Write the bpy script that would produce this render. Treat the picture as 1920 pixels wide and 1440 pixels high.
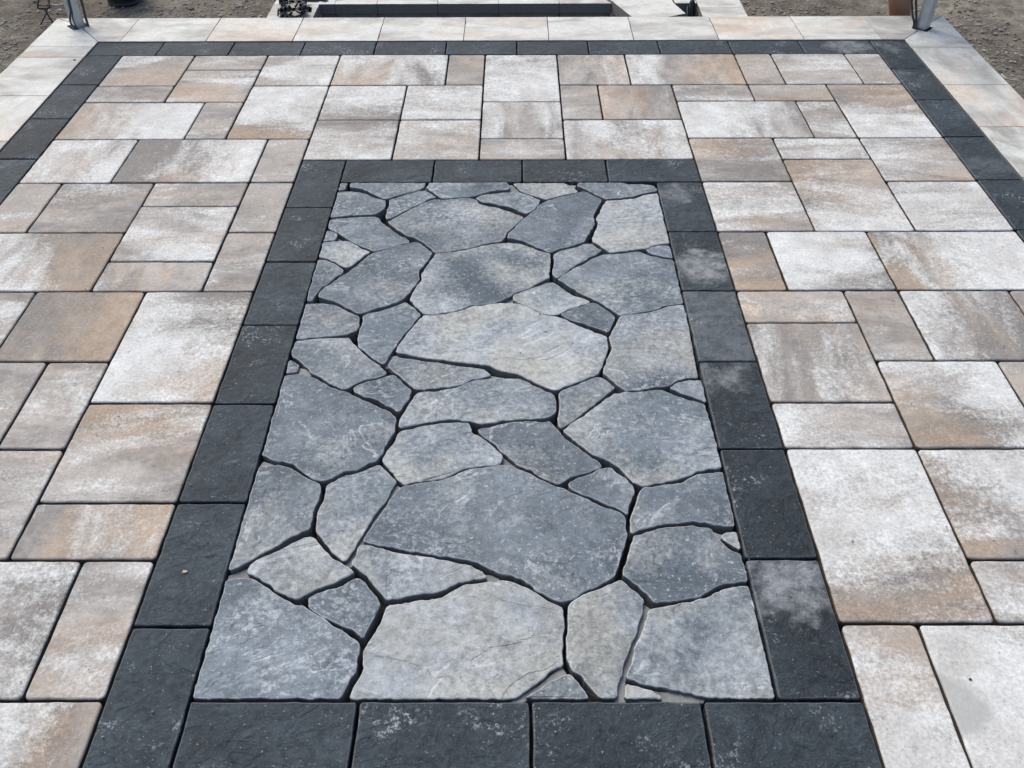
import bpy, bmesh, math, random
import numpy as np
from mathutils import Vector, Matrix, noise as mnoise

random.seed(7)
for o in list(bpy.data.objects): bpy.data.objects.remove(o)
S = bpy.context.scene
COL = S.collection
L = 0.30                                  # paver module, metres

# ------------------------------------------------------------------ camera
TH, ROLL, YAW, FPX = math.radians(42.5815), math.radians(-0.2753), math.radians(-0.2952), 1639.7
CAM = Vector((1.9112*L, -9.0149*L, 4.8267*L))
fw = Vector((math.sin(YAW)*math.cos(TH), math.cos(YAW)*math.cos(TH), -math.sin(TH)))
rt = Vector((math.cos(YAW), -math.sin(YAW), 0)); up = rt.cross(fw)
r2 = math.cos(ROLL)*rt + math.sin(ROLL)*up
u2 = -math.sin(ROLL)*rt + math.cos(ROLL)*up
cd = bpy.data.cameras.new('camera'); cam = bpy.data.objects.new('camera', cd); COL.objects.link(cam)
m = Matrix((( r2.x, u2.x, -fw.x, CAM.x), (r2.y, u2.y, -fw.y, CAM.y), (r2.z, u2.z, -fw.z, CAM.z), (0, 0, 0, 1)))
cam.matrix_world = m
cd.sensor_width = 36; cd.lens = FPX/1920*36; cd.clip_start = 0.02; cd.clip_end = 400
S.camera = cam

# ------------------------------------------------------------------ light
SUN_EL, SUN_AZ = math.radians(52), math.radians(-35)     # azimuth from +Y, clockwise
w = bpy.data.worlds.new('World'); S.world = w; w.use_nodes = True
nt = w.node_tree; bg = nt.nodes['Background']
sky = nt.nodes.new('ShaderNodeTexSky'); sky.sky_type = 'NISHITA'; sky.sun_disc = False
sky.sun_elevation = SUN_EL; sky.sun_rotation = SUN_AZ; sky.air_density = 1.0; sky.dust_density = 4.0; sky.ozone_density = 1.0
nt.links.new(sky.outputs[0], bg.inputs[0]); bg.inputs[1].default_value = 0.15
sl = bpy.data.lights.new('sun', 'SUN'); sl.energy = 1.5; sl.angle = math.radians(30); sl.color = (1, 0.955, 0.85)
so = bpy.data.objects.new('sun', sl); COL.objects.link(so)
sdir = Vector((math.sin(SUN_AZ)*math.cos(SUN_EL), math.cos(SUN_AZ)*math.cos(SUN_EL), math.sin(SUN_EL)))
so.rotation_euler = sdir.to_track_quat('Z', 'Y').to_euler()
S.view_settings.view_transform = 'Standard'; S.view_settings.look = 'None'
S.view_settings.gamma = 1; S.view_settings.exposure = 0.08
S.view_settings.use_curve_mapping = False
S.render.engine = 'CYCLES'

# ------------------------------------------------------------------ helpers
def ray(u, v):
    return (fw*FPX + r2*(u-960) - u2*(v-720)).normalized()
def G(u, v, z=0.0):
    d = ray(u, v); t = (z-CAM.z)/d.z; return CAM + d*t
def onY(u, v, y):
    d = ray(u, v); t = (y-CAM.y)/d.y; return CAM + d*t

def link(name, me, mat=None, parent=None):
    o = bpy.data.objects.new(name, me); COL.objects.link(o)
    if mat and me: me.materials.append(mat)
    if parent: o.parent = parent
    return o
def tag(o, label=None, cat=None, group=None, kind=None):
    if label: o['label'] = label
    if cat: o['category'] = cat
    if group: o['group'] = group
    if kind: o['kind'] = kind
    return o
def mesh(name, vs, fs):
    me = bpy.data.meshes.new(name); me.from_pydata([tuple(v) for v in vs], [], fs); me.update(); return me

def area(p):
    return 0.5*sum(p[i][0]*p[(i+1) % len(p)][1]-p[(i+1) % len(p)][0]*p[i][1] for i in range(len(p)))
def resample(p, step):
    out = []
    for i in range(len(p)):
        a, b = p[i], p[(i+1) % len(p)]
        d = math.hypot(b[0]-a[0], b[1]-a[1]); n = max(1, int(round(d/step)))
        for k in range(n):
            t = k/n; out.append((a[0]+(b[0]-a[0])*t, a[1]+(b[1]-a[1])*t))
    return out
def normals(p):
    n = len(p); out = []
    for i in range(n):
        a, b = p[i-1], p[(i+1) % n]
        dx, dy = b[0]-a[0], b[1]-a[1]; l = math.hypot(dx, dy) or 1
        out.append((dy/l, -dx/l))          # outward for CCW
    return out
def offset(p, d):
    ns = normals(p); return [(q[0]-n[0]*d, q[1]-n[1]*d) for q, n in zip(p, ns)]
def roughen(p, amp, freq, seed):
    ns = normals(p); out = []
    for q, n in zip(p, ns):
        v = Vector((q[0]*freq+seed*17.3, q[1]*freq-seed*5.1, seed))
        k = mnoise.noise(v)*amp + mnoise.noise(v*3.1)*amp*0.55 - abs(mnoise.noise(v*6.3))*amp*0.4
        out.append((q[0]+n[0]*k, q[1]+n[1]*k))
    return out
def chip(p, r):
    """cut every corner by at most r"""
    out = []; n = len(p)
    for i in range(n):
        a, b, c = p[i-1], p[i], p[(i+1) % n]
        for q in (a, c):
            d = math.hypot(q[0]-b[0], q[1]-b[1]) or 1e-6; k = min(r, d*0.3)/d
            out.append((b[0]+(q[0]-b[0])*k, b[1]+(q[1]-b[1])*k))
    return out
def rrect(x0, y0, x1, y1, r, seg=3):
    out = []
    for cx, cy, a0 in ((x1-r, y1-r, 0), (x0+r, y1-r, 90), (x0+r, y0+r, 180), (x1-r, y0+r, 270)):
        for k in range(seg+1):
            a = math.radians(a0+90*k/seg); out.append((cx+r*math.cos(a), cy+r*math.sin(a)))
    return out
def slab(name, poly, mat, parent, z=0.0, thick=0.06, bev=0.003, rough=0.0, freq=30, seed=0, tilt=(0, 0), step=None):
    """a stone: outline with real thickness and a worn, bevelled arris; origin at its centre"""
    if area(poly) < 0: poly = poly[::-1]
    if step: poly = resample(poly, step)
    if rough: poly = roughen(poly, rough, freq, seed)
    cx = sum(q[0] for q in poly)/len(poly); cy = sum(q[1] for q in poly)/len(poly)
    n = len(poly)
    a = poly; b = offset(poly, bev*0.35); c = offset(poly, bev)
    vs = []
    def hh(q): return (q[0]-cx)*tilt[0]+(q[1]-cy)*tilt[1]
    def drop(q):
        return 1+0.6*mnoise.noise(Vector((q[0]*60, q[1]*60, seed+3.3)))
    for q in a: vs.append((q[0]-cx, q[1]-cy, -thick))
    for q in a: vs.append((q[0]-cx, q[1]-cy, -bev*drop(q)+hh(q)))
    for q in b: vs.append((q[0]-cx, q[1]-cy, -bev*0.32*drop(q)+hh(q)))
    for q in c: vs.append((q[0]-cx, q[1]-cy, hh(q)))
    fs = []
    for r in range(3):
        for i in range(n):
            j = (i+1) % n; fs.append((r*n+i, r*n+j, (r+1)*n+j, (r+1)*n+i))
    fs.append(tuple(3*n+i for i in range(n)))
    me = mesh(name, vs, fs)
    o = link(name, me, mat, parent); o.location = (cx, cy, z)
    return o

def tube(bm, pts, r, seg=8):
    pts = [Vector(p) for p in pts]; rings = []
    for i, p in enumerate(pts):
        t = (pts[min(i+1, len(pts)-1)]-pts[max(i-1, 0)]).normalized()
        a = t.orthogonal().normalized() if i == 0 else (rings_a - t*rings_a.dot(t)).normalized()
        rings_a = a; b = t.cross(a)
        rr = r[i] if isinstance(r, (list, tuple)) else r
        rings.append([bm.verts.new(p+(a*math.cos(2*math.pi*k/seg)+b*math.sin(2*math.pi*k/seg))*rr) for k in range(seg)])
    for q in range(len(rings)-1):
        for k in range(seg):
            bm.faces.new((rings[q][k], rings[q][(k+1) % seg], rings[q+1][(k+1) % seg], rings[q+1][k]))
    bm.faces.new(rings[0][::-1]); bm.faces.new(rings[-1])
def smooth(pts, n=6):
    pts = [Vector(p) for p in pts]; P = [pts[0]]+pts+[pts[-1]]; out = []
    for i in range(1, len(P)-2):
        for k in range(n):
            t = k/n; a, b, c, d = P[i-1], P[i], P[i+1], P[i+2]
            out.append(0.5*((2*b)+(c-a)*t+(2*a-5*b+4*c-d)*t*t+(3*b-a-3*c+d)*t**3))
    out.append(pts[-1]); return out
def bmobj(name, bm, mat, parent=None, smooth_shade=False):
    bmesh.ops.recalc_face_normals(bm, faces=bm.faces)
    me = bpy.data.meshes.new(name); bm.to_mesh(me); bm.free()
    if smooth_shade:
        for p in me.polygons: p.use_smooth = True
    return link(name, me, mat, parent)
def box(bm, c, s, rz=0.0, rx=0.0, ry=0.0):
    M = Matrix.Translation(c) @ Matrix.Rotation(rz, 4, 'Z') @ Matrix.Rotation(rx, 4, 'X') @ Matrix.Rotation(ry, 4, 'Y') @ Matrix.Diagonal((s[0], s[1], s[2], 1))
    bmesh.ops.create_cube(bm, size=1, matrix=M)

# ------------------------------------------------------------------ materials
class NT:
    def __init__(s, name, rough=0.85, spec=0.3):
        s.m = bpy.data.materials.new(name); s.m.use_nodes = True; s.t = s.m.node_tree
        s.b = s.t.nodes['Principled BSDF']; s.b.inputs['Roughness'].default_value = rough
        s.b.inputs['Specular IOR Level'].default_value = spec
        s.pos = s.n('ShaderNodeNewGeometry').outputs['Position']
    def n(s, t, **k):
        x = s.t.nodes.new(t)
        for a, b in k.items(): setattr(x, a, b)
        return x
    def set(s, sock, v):
        if isinstance(v, bpy.types.NodeSocket): s.t.links.new(v, sock)
        elif isinstance(v, (tuple, list)) and len(v) == 3 and sock.type == 'RGBA': sock.default_value = (*v, 1)
        else: sock.default_value = v
    def math(s, op, a, b=0.0, c=0.0, clamp=False):
        x = s.n('ShaderNodeMath', operation=op, use_clamp=clamp)
        s.set(x.inputs[0], a); s.set(x.inputs[1], b); s.set(x.inputs[2], c); return x.outputs[0]
    def vm(s, op, a, b=(0, 0, 0)):
        x = s.n('ShaderNodeVectorMath', operation=op); s.set(x.inputs[0], a); s.set(x.inputs[1], b)
        return x.outputs['Value'] if op in ('LENGTH', 'DISTANCE', 'DOT_PRODUCT') else x.outputs[0]
    def noise(s, vec, scale, detail=4, rough=0.55, dist=0.0):
        x = s.n('ShaderNodeTexNoise'); s.set(x.inputs['Vector'], vec); x.inputs['Scale'].default_value = scale
        x.inputs['Detail'].default_value = detail; x.inputs['Roughness'].default_value = rough
        x.inputs['Distortion'].default_value = dist; return x.outputs['Fac']
    def attr(s, name, vec=False):
        x = s.n('ShaderNodeAttribute', attribute_type='OBJECT', attribute_name=name)
        return x.outputs['Vector'] if vec else x.outputs['Fac']
    def mix(s, f, a, b, mode='MIX'):
        x = s.n('ShaderNodeMix', data_type='RGBA', blend_type=mode)
        s.set(x.inputs[0], f); s.set(x.inputs[6], a); s.set(x.inputs[7], b); return x.outputs[2]
    def mixv(s, f, a, b):
        x = s.n('ShaderNodeMix', data_type='VECTOR'); s.set(x.inputs[0], f); s.set(x.inputs[4], a); s.set(x.inputs[5], b)
        return x.outputs[1]
    def ramp(s, v, lo, hi, o0=0.0, o1=1.0):
        x = s.n('ShaderNodeMapRange'); x.clamp = True; s.set(x.inputs[0], v)
        s.set(x.inputs[1], lo); s.set(x.inputs[2], hi); s.set(x.inputs[3], o0); s.set(x.inputs[4], o1); return x.outputs[0]
    def bump(s, h, strength, dist, prev=None):
        x = s.n('ShaderNodeBump'); s.set(x.inputs['Height'], h); x.inputs['Strength'].default_value = strength
        x.inputs['Distance'].default_value = dist
        if prev: s.t.links.new(prev, x.inputs['Normal'])
        return x.outputs[0]
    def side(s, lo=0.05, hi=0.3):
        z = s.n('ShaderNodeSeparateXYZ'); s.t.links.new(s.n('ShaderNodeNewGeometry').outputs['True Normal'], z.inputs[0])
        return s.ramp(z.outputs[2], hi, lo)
    def rim(s):
        z = s.n('ShaderNodeSeparateXYZ'); s.t.links.new(s.n('ShaderNodeNewGeometry').outputs['True Normal'], z.inputs[0])
        return s.math('MULTIPLY', s.ramp(z.outputs[2], 0.97, 0.90), s.ramp(z.outputs[2], 0.3, 0.5))
    def rnd(s): return s.n('ShaderNodeObjectInfo').outputs['Random']
    def rndvec(s):
        r = s.rnd(); x = s.n('ShaderNodeCombineXYZ')
        s.set(x.inputs[0], s.math('MULTIPLY', r, 37.7)); s.set(x.inputs[1], s.math('MULTIPLY', r, 91.3)); s.set(x.inputs[2], s.math('MULTIPLY', r, 53.1))
        return x.outputs[0]
    def out(s, col, nrm=None, rough=None):
        s.set(s.b.inputs['Base Color'], col)
        if nrm: s.t.links.new(nrm, s.b.inputs['Normal'])
        if rough is not None: s.set(s.b.inputs['Roughness'], rough)
        return s.m

def paver_material():
    t = NT('blended_concrete', 0.82, 0.25)
    p = t.pos; q = t.vm('ADD', p, t.rndvec())
    sc = t.mixv(t.attr('sd'), (1.0, 3.0, 1.0), (3.0, 1.0, 1.0))
    sq = t.vm('MULTIPLY', q, sc)
    grain = t.noise(q, 300, 2, 0.7); grit = t.noise(q, 70, 4, 0.7); mid = t.noise(q, 22, 4, 0.65)
    loc = t.n('ShaderNodeTexCoord').outputs['Object']
    def mask(off, scale, attr, k, g, base):
        n = t.noise(t.vm('ADD', sq, off), scale, 5, 0.62, 0.6)
        s = t.math('ADD', n, t.math('MULTIPLY', t.math('SUBTRACT', grit, 0.5), g))
        s = t.math('ADD', s, t.math('MULTIPLY', t.math('SUBTRACT', grain, 0.5), g*0.6))
        s = t.math('ADD', s, t.math('MULTIPLY', t.math('SUBTRACT', t.attr(attr), 0.5), 0.30))
        s = t.math('ADD', s, t.math('MULTIPLY', t.vm('DOT_PRODUCT', loc, t.attr('g'+attr[1], True)), 1.0))
        return t.math('MULTIPLY_ADD', t.math('SUBTRACT', s, base), k, 0.5, clamp=True)
    md = mask((5, 1, 2), 3.0, 'bd', 4.5, 0.50, 0.50)
    mo = mask((9, 7, 4), 2.8, 'bo', 3.6, 0.35, 0.55)
    mw = mask((2, 8, 6), 2.6, 'bw', 4.6, 0.46, 0.55)
    c = t.mix(t.ramp(t.noise(q, 3.0, 3), 0.35, 0.65), (0.380, 0.360, 0.332), (0.495, 0.468, 0.435))
    c = t.mix(t.math('MULTIPLY', md, 0.82), c, (0.215, 0.207, 0.198))
    c = t.mix(t.math('MULTIPLY', mo, 0.46), c, (0.57, 0.41, 0.27))
    c = t.mix(t.math('MULTIPLY', mw, 0.88), c, t.mix(t.ramp(t.noise(q, 7, 4), 0.35, 0.6), (0.61, 0.61, 0.59), (0.75, 0.78, 0.775)))
    c = t.mix(1.0, c, t.ramp(mid, 0.3, 0.7, 0.84, 1.10), 'MULTIPLY')
    c = t.mix(1.0, c, t.ramp(t.noise(q, 140, 3, 0.7), 0.3, 0.7, 0.78, 1.16), 'MULTIPLY')
    c = t.mix(t.ramp(grain, 0.60, 0.74, 0, 0.35), c, (0.85, 0.85, 0.85))
    pit = t.math('MULTIPLY', t.ramp(t.noise(q, 95, 2, 0.6), 0.33, 0.26), t.ramp(t.noise(q, 12, 3), 0.42, 0.6))
    c = t.mix(t.math('MULTIPLY', pit, 0.6), c, (0.14, 0.12, 0.115))
    c = t.mix(t.math('MULTIPLY', t.ramp(t.noise(q, 190, 3, 0.8), 0.36, 0.28), 0.55), c, (0.10, 0.085, 0.08))
    # wet / mortar patch
    d = t.vm('DISTANCE', p, t.attr('patch', True)); d = t.math('ADD', d, t.math('MULTIPLY', t.math('SUBTRACT', t.noise(p, 16, 4), 0.5), 0.09))
    pm = t.ramp(t.math('SUBTRACT', d, t.attr('patch_r')), 0.012, -0.012)
    pm = t.math('MULTIPLY', pm, t.math('GREATER_THAN', t.attr('patch_r'), 0.005))
    c = t.mix(t.math('MULTIPLY', pm, 0.75), c, (0.40, 0.41, 0.39))
    # side faces: brown dirt and unlit shade painted into the colour
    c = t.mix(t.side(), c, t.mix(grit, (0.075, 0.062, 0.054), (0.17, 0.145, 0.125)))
    b = t.bump(grain, 0.4, 0.0012); b = t.bump(grit, 0.5, 0.003, b); b = t.bump(t.noise(q, 9, 3), 0.25, 0.006, b)
    return t.out(c, b, t.ramp(mid, 0.3, 0.7, 0.72, 0.9))

def dark_material():
    t = NT('charcoal_concrete', 0.7, 0.35)
    p = t.pos; q = t.vm('ADD', p, t.rndvec())
    grain = t.noise(q, 320, 2, 0.7); grit = t.noise(q, 80, 4, 0.7)
    cl = t.noise(q, 6, 5, 0.6); cl2 = t.noise(q, 18, 5, 0.6, 1.5)
    c = t.mix(t.ramp(cl, 0.3, 0.7), (0.017, 0.026, 0.034), (0.042, 0.059, 0.073))
    c = t.mix(1.0, c, t.ramp(grit, 0.25, 0.75, 0.55, 1.5), 'MULTIPLY')
    c = t.mix(1.0, c, t.ramp(cl2, 0.3, 0.7, 0.75, 1.3), 'MULTIPLY')
    c = t.mix(1.0, c, t.ramp(t.rnd(), 0, 1, 0.82, 1.2), 'MULTIPLY')
    c = t.mix(t.ramp(grain, 0.60, 0.78, 0, 0.30), c, (0.30, 0.32, 0.34))
    # scuffed white flecks gathered in loose clusters
    rid = t.math('SUBTRACT', 1.0, t.math('ABSOLUTE', t.math('MULTIPLY_ADD', t.noise(q, 26, 4, 0.6, 1.2), 2, -1)))
    sm = t.math('MULTIPLY', t.ramp(rid, 0.86, 0.97), t.ramp(t.noise(q, 9, 3), 0.56, 0.68))
    sm = t.math('MULTIPLY', sm, t.ramp(t.noise(q, 120, 3, 0.7), 0.50, 0.60))
    c = t.mix(t.math('MULTIPLY', sm, 0.6), c, (0.55, 0.58, 0.62))
    c = t.mix(t.ramp(t.noise(q, 170, 2, 0.5), 0.69, 0.73, 0, 0.5), c, (0.4, 0.42, 0.45))
    c = t.mix(t.math('MULTIPLY', t.rim(), 0.22), c, (0.30, 0.32, 0.35))
    # efflorescence bloom
    d = t.vm('DISTANCE', p, t.attr('patch', True)); d = t.math('ADD', d, t.math('MULTIPLY', t.math('SUBTRACT', t.noise(p, 17, 6, 0.68), 0.5), 0.24))
    pm = t.ramp(t.math('SUBTRACT', d, t.attr('patch_r')), 0.022, -0.03)
    pm = t.math('MULTIPLY', pm, t.math('GREATER_THAN', t.attr('patch_r'), 0.005))
    pm = t.math('MULTIPLY', pm, t.ramp(t.noise(q, 34, 5, 0.7), 0.32, 0.6, 0.15, 0.95))
    c = t.mix(t.math('MULTIPLY', pm, t.attr('patch_k')), c, t.mix(t.noise(q, 8), (0.25, 0.285, 0.335), (0.33, 0.34, 0.32)))
    rid2 = t.math('ABSOLUTE', t.math('MULTIPLY_ADD', t.noise(q, 5, 4, 0.55, 1.0), 2, -1))
    b = t.bump(grain, 0.4, 0.0012); b = t.bump(grit, 0.45, 0.003, b); b = t.bump(cl2, 0.8, 0.009, b)
    tr = t.noise(t.vm('MULTIPLY', q, (0.8, 1.3, 1)), 4.5, 4, 0.55, 0.7); tr = t.math('MULTIPLY', tr, 9.0)
    tr = t.math('ADD', t.math('FLOOR', tr), t.ramp(t.math('FRACT', tr), 0.0, 0.18))
    b = t.bump(tr, 0.45, 0.0022, b)
    return t.out(c, b, 0.72)

def flag_material():
    t = NT('slate_textured_stone', 0.72, 0.35)
    p = t.pos; q = t.vm('ADD', p, t.rndvec())
    grain = t.noise(q, 330, 2, 0.75); grit = t.noise(q, 85, 4, 0.7); mid = t.noise(q, 22, 5, 0.65, 0.8)
    cl = t.noise(q, 4.0, 5, 0.6, 0.5)
    c = t.mix(t.ramp(cl, 0.32, 0.68), (0.080, 0.110, 0.137), (0.200, 0.242, 0.278))
    s = t.math('ADD', t.noise(t.vm('ADD', q, (4, 2, 9)), 2.7, 5, 0.6, 0.6), t.math('MULTIPLY', t.math('SUBTRACT', t.attr('pale'), 0.5), 0.40))
    s = t.math('ADD', s, t.math('MULTIPLY', t.math('SUBTRACT', grit, 0.5), 0.28))
    pm = t.math('MULTIPLY_ADD', t.math('SUBTRACT', s, 0.51), 5.0, 0.5, clamp=True)
    c = t.mix(t.math('MULTIPLY', pm, 0.74), c, t.mix(t.ramp(t.noise(q, 5), 0.4, 0.6), (0.46, 0.468, 0.43), (0.42, 0.46, 0.49)))
    c = t.mix(1.0, c, t.ramp(mid, 0.3, 0.7, 0.74, 1.22), 'MULTIPLY')
    c = t.mix(1.0, c, t.ramp(t.rnd(), 0, 1, 0.86, 1.12), 'MULTIPLY')
    c = t.mix(1.0, c, t.ramp(grit, 0.25, 0.75, 0.66, 1.32), 'MULTIPLY')
    c = t.mix(t.ramp(grain, 0.58, 0.76, 0, 0.42), c, (0.62, 0.64, 0.66))
    c = t.mix(t.math('MULTIPLY', t.ramp(t.noise(q, 210, 3, 0.8), 0.38, 0.30), 0.5), c, (0.05, 0.055, 0.06))
    dq = t.vm('MULTIPLY', q, (0.75, 1.5, 1))
    rid = t.math('SUBTRACT', 1.0, t.math('ABSOLUTE', t.math('MULTIPLY_ADD', t.noise(dq, 17, 6, 0.7, 0.9), 2, -1)))
    clus = t.ramp(t.noise(q, 4.5, 3), 0.46, 0.62)
    sm = t.math('MULTIPLY', t.math('MULTIPLY', t.ramp(rid, 0.84, 0.97), clus), t.ramp(t.noise(q, 75, 4, 0.75), 0.47, 0.58))
    c = t.mix(t.math('MULTIPLY', sm, 0.55), c, (0.62, 0.66, 0.70))
    c = t.mix(t.ramp(t.noise(q, 120, 2, 0.6), 0.64, 0.70, 0, 0.5), c, (0.60, 0.63, 0.66))
    c = t.mix(t.math('MULTIPLY', t.rim(), 0.5), c, (0.55, 0.58, 0.60))  # worn rim, plus an edge highlight painted into the colour
    rid2 = t.math('ABSOLUTE', t.math('MULTIPLY_ADD', t.noise(dq, 4.2, 4, 0.55, 0.8), 2, -1))
    b = t.bump(grain, 0.35, 0.0012); b = t.bump(grit, 0.4, 0.003, b); b = t.bump(mid, 0.5, 0.007, b)
    tr = t.math('MULTIPLY', t.noise(t.vm('MULTIPLY', q, (0.9, 1.2, 1)), 3.4, 5, 0.55, 0.9), 7.0)
    eg = t.math('MULTIPLY', t.ramp(t.math('FRACT', tr), 0.16, 0.04), t.math('MULTIPLY', t.ramp(t.noise(q, 8, 4), 0.48, 0.6), t.ramp(t.noise(q, 90, 3, 0.7), 0.40, 0.56)))
    c = t.mix(t.math('MULTIPLY', eg, 0.55), c, (0.66, 0.70, 0.74))  # scuffs and bright highlights painted along the cleft edges
    tr = t.math('ADD', t.math('FLOOR', tr), t.ramp(t.math('FRACT', tr), 0.0, 0.12))
    b = t.bump(tr, 0.55, 0.0035, b)
    # fractured flanks are darker raw concrete
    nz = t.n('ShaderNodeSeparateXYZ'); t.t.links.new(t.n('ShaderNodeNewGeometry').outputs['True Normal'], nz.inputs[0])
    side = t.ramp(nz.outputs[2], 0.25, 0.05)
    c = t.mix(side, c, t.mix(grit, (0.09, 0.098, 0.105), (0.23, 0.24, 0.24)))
    return t.out(c, b, 0.74)

def simple(name, ca, cb, scale=30, rough=0.8, spec=0.3, metal=0.0, bump=0.4, dist=0.003):
    t = NT(name, rough, spec); t.b.inputs['Metallic'].default_value = metal
    n = t.noise(t.pos, scale, 6, 0.65)
    c = t.mix(t.ramp(n, 0.3, 0.7), ca, cb)
    return t.out(c, t.bump(n, bump, dist))

def soil_material():
    t = NT('bare_soil', 0.95, 0.15); p = t.pos
    big = t.noise(p, 0.9, 4); n1 = t.noise(p, 9, 6, 0.65); n2 = t.noise(p, 60, 6, 0.75)
    c = t.mix(t.ramp(big, 0.35, 0.65), (0.135, 0.115, 0.092), (0.37, 0.35, 0.29))
    c = t.mix(t.ramp(n1, 0.35, 0.58, 0.8, 0.0), c, (0.11, 0.093, 0.078))
    c = t.mix(1.0, c, t.ramp(n2, 0.25, 0.75, 0.45, 1.45), 'MULTIPLY')
    c = t.mix(t.ramp(t.noise(p, 100, 2, 0.6), 0.64, 0.72, 0, 0.6), c, (0.45, 0.43, 0.39))
    b = t.bump(n2, 0.8, 0.012); b = t.bump(n1, 0.6, 0.04, b)
    return t.out(c, b)

M_LIGHT = paver_material(); M_DARK = dark_material(); M_FLAG = flag_material(); M_SOIL = soil_material()
M_BED = simple('dark_bedding', (0.030, 0.027, 0.025), (0.06, 0.055, 0.05), 60, 0.95, 0.1)
M_WEB = simple('moulded_joint_concrete', (0.13, 0.14, 0.145), (0.36, 0.37, 0.365), 14, 0.85, 0.2)
M_BLOCK = simple('wall_block_concrete', (0.17, 0.165, 0.16), (0.30, 0.29, 0.28), 14, 0.9, 0.2)
def coping_material():
    t = NT('sawn_coping', 0.75, 0.25); p = t.pos; q = t.vm('ADD', p, t.rndvec())
    sc = t.mixv(t.attr('sd'), (1.0, 2.4, 1.0), (2.4, 1.0, 1.0)); sq = t.vm('MULTIPLY', q, sc)
    grit = t.noise(q, 80, 4, 0.7)
    n = t.math('ADD', t.noise(sq, 3.2, 5, 0.65, 0.5), t.math('MULTIPLY', t.math('SUBTRACT', grit, 0.5), 0.35))
    n = t.math('ADD', n, t.math('MULTIPLY', t.math('SUBTRACT', t.rnd(), 0.6), 0.12))
    n2 = t.noise(t.vm('ADD', sq, (3, 9, 1)), 1.9, 5, 0.6, 0.5)
    c = t.mix(t.ramp(n, 0.42, 0.64), (0.71, 0.73, 0.69), (0.45, 0.44, 0.415))
    s2 = t.math('ADD', n2, t.math('MULTIPLY', t.math('SUBTRACT', t.attr('bo'), 0.5), 0.3))
    c = t.mix(t.ramp(s2, 0.48, 0.62, 0, 0.5), c, (0.70, 0.55, 0.43))
    c = t.mix(t.math('MULTIPLY', t.attr('grey'), t.ramp(n, 0.35, 0.55)), c, (0.36, 0.37, 0.34))
    c = t.mix(1.0, c, t.ramp(grit, 0.3, 0.7, 0.86, 1.08), 'MULTIPLY')
    c = t.mix(1.0, c, t.ramp(t.noise(q, 20, 5, 0.7), 0.3, 0.65, 0.86, 1.05), 'MULTIPLY')
    c = t.mix(t.ramp(t.noise(q, 120, 2), 0.34, 0.28, 0, .4), c, (0.2, 0.19, 0.18))
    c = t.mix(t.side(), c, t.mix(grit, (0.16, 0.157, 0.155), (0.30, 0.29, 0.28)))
    return t.out(c, t.bump(grit, 0.25, 0.0015))
M_COPE = coping_material()
M_GALV = simple('galvanised_steel', (0.42, 0.46, 0.49), (0.62, 0.66, 0.69), 18, 0.45, 0.5, 0.55, 0.1)
M_BLACK = simple('black_rubber', (0.018, 0.021, 0.023), (0.045, 0.05, 0.054), 30, 0.5, 0.5)
M_PLAST = simple('black_plastic', (0.016, 0.02, 0.028), (0.04, 0.048, 0.06), 40, 0.42, 0.5)
M_STEELD = simple('dark_painted_steel', (0.03, 0.035, 0.04), (0.07, 0.075, 0.08), 40, 0.5, 0.5)
M_GREYST = simple('worn_grey_steel', (0.28, 0.29, 0.30), (0.42, 0.43, 0.43), 40, 0.5, 0.5)
M_SKIN = simple('tanned_skin', (0.30, 0.155, 0.10), (0.38, 0.21, 0.14), 25, 0.55, 0.35, 0, 0.1)
M_CLOTH = simple('work_cloth', (0.05, 0.055, 0.07), (0.08, 0.085, 0.10), 60, 0.95, 0.1)
M_SHIRT = simple('grey_shirt', (0.25, 0.26, 0.27), (0.33, 0.34, 0.35), 60, 0.95, 0.1)
M_HAIR = simple('brown_hair', (0.03, 0.02, 0.012), (0.06, 0.04, 0.025), 90, 0.7, 0.3)
M_WOOD = simple('bleached_root', (0.45, 0.38, 0.28), (0.6, 0.52, 0.4), 60)
M_PEB = simple('gravel', (0.13, 0.12, 0.10), (0.42, 0.40, 0.36), 7, 0.9, 0.2, 0, 0.5, 0.004)

# ------------------------------------------------------------------ the patio
X_OL = G(184, 159).x; X_OR = G(1691, 155).x          # inner faces of the outer charcoal band
Y_BACK = G(960, 102).y
X_PL, X_PR = G(463, 942).x, G(1396, 1047).x          # flagstone panel
Y_PT, Y_PB = G(960, 341).y, G(900, 1312.5).y
Y_MIN = CAM.y-0.5
X_CL = 0.5*(G(32, 109).x+G(115, 30).x); X_CR = G(1893, 160).x           # outer edges of the coping
Y_CB = G(960, 33).y

patio = link('patio', mesh('patio', [], []))
tag(patio, 'raised paved patio of blended beige and white pavers with charcoal bands', 'patio', kind='structure')
bm = bmesh.new()
box(bm, ((X_CL+X_CR)/2, (Y_MIN-0.1+Y_CB)/2, -0.214), (X_CR-X_CL-0.06, Y_CB-Y_MIN+0.04, 0.35))
bmobj('bedding', bm, M_BED, patio)

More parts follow.
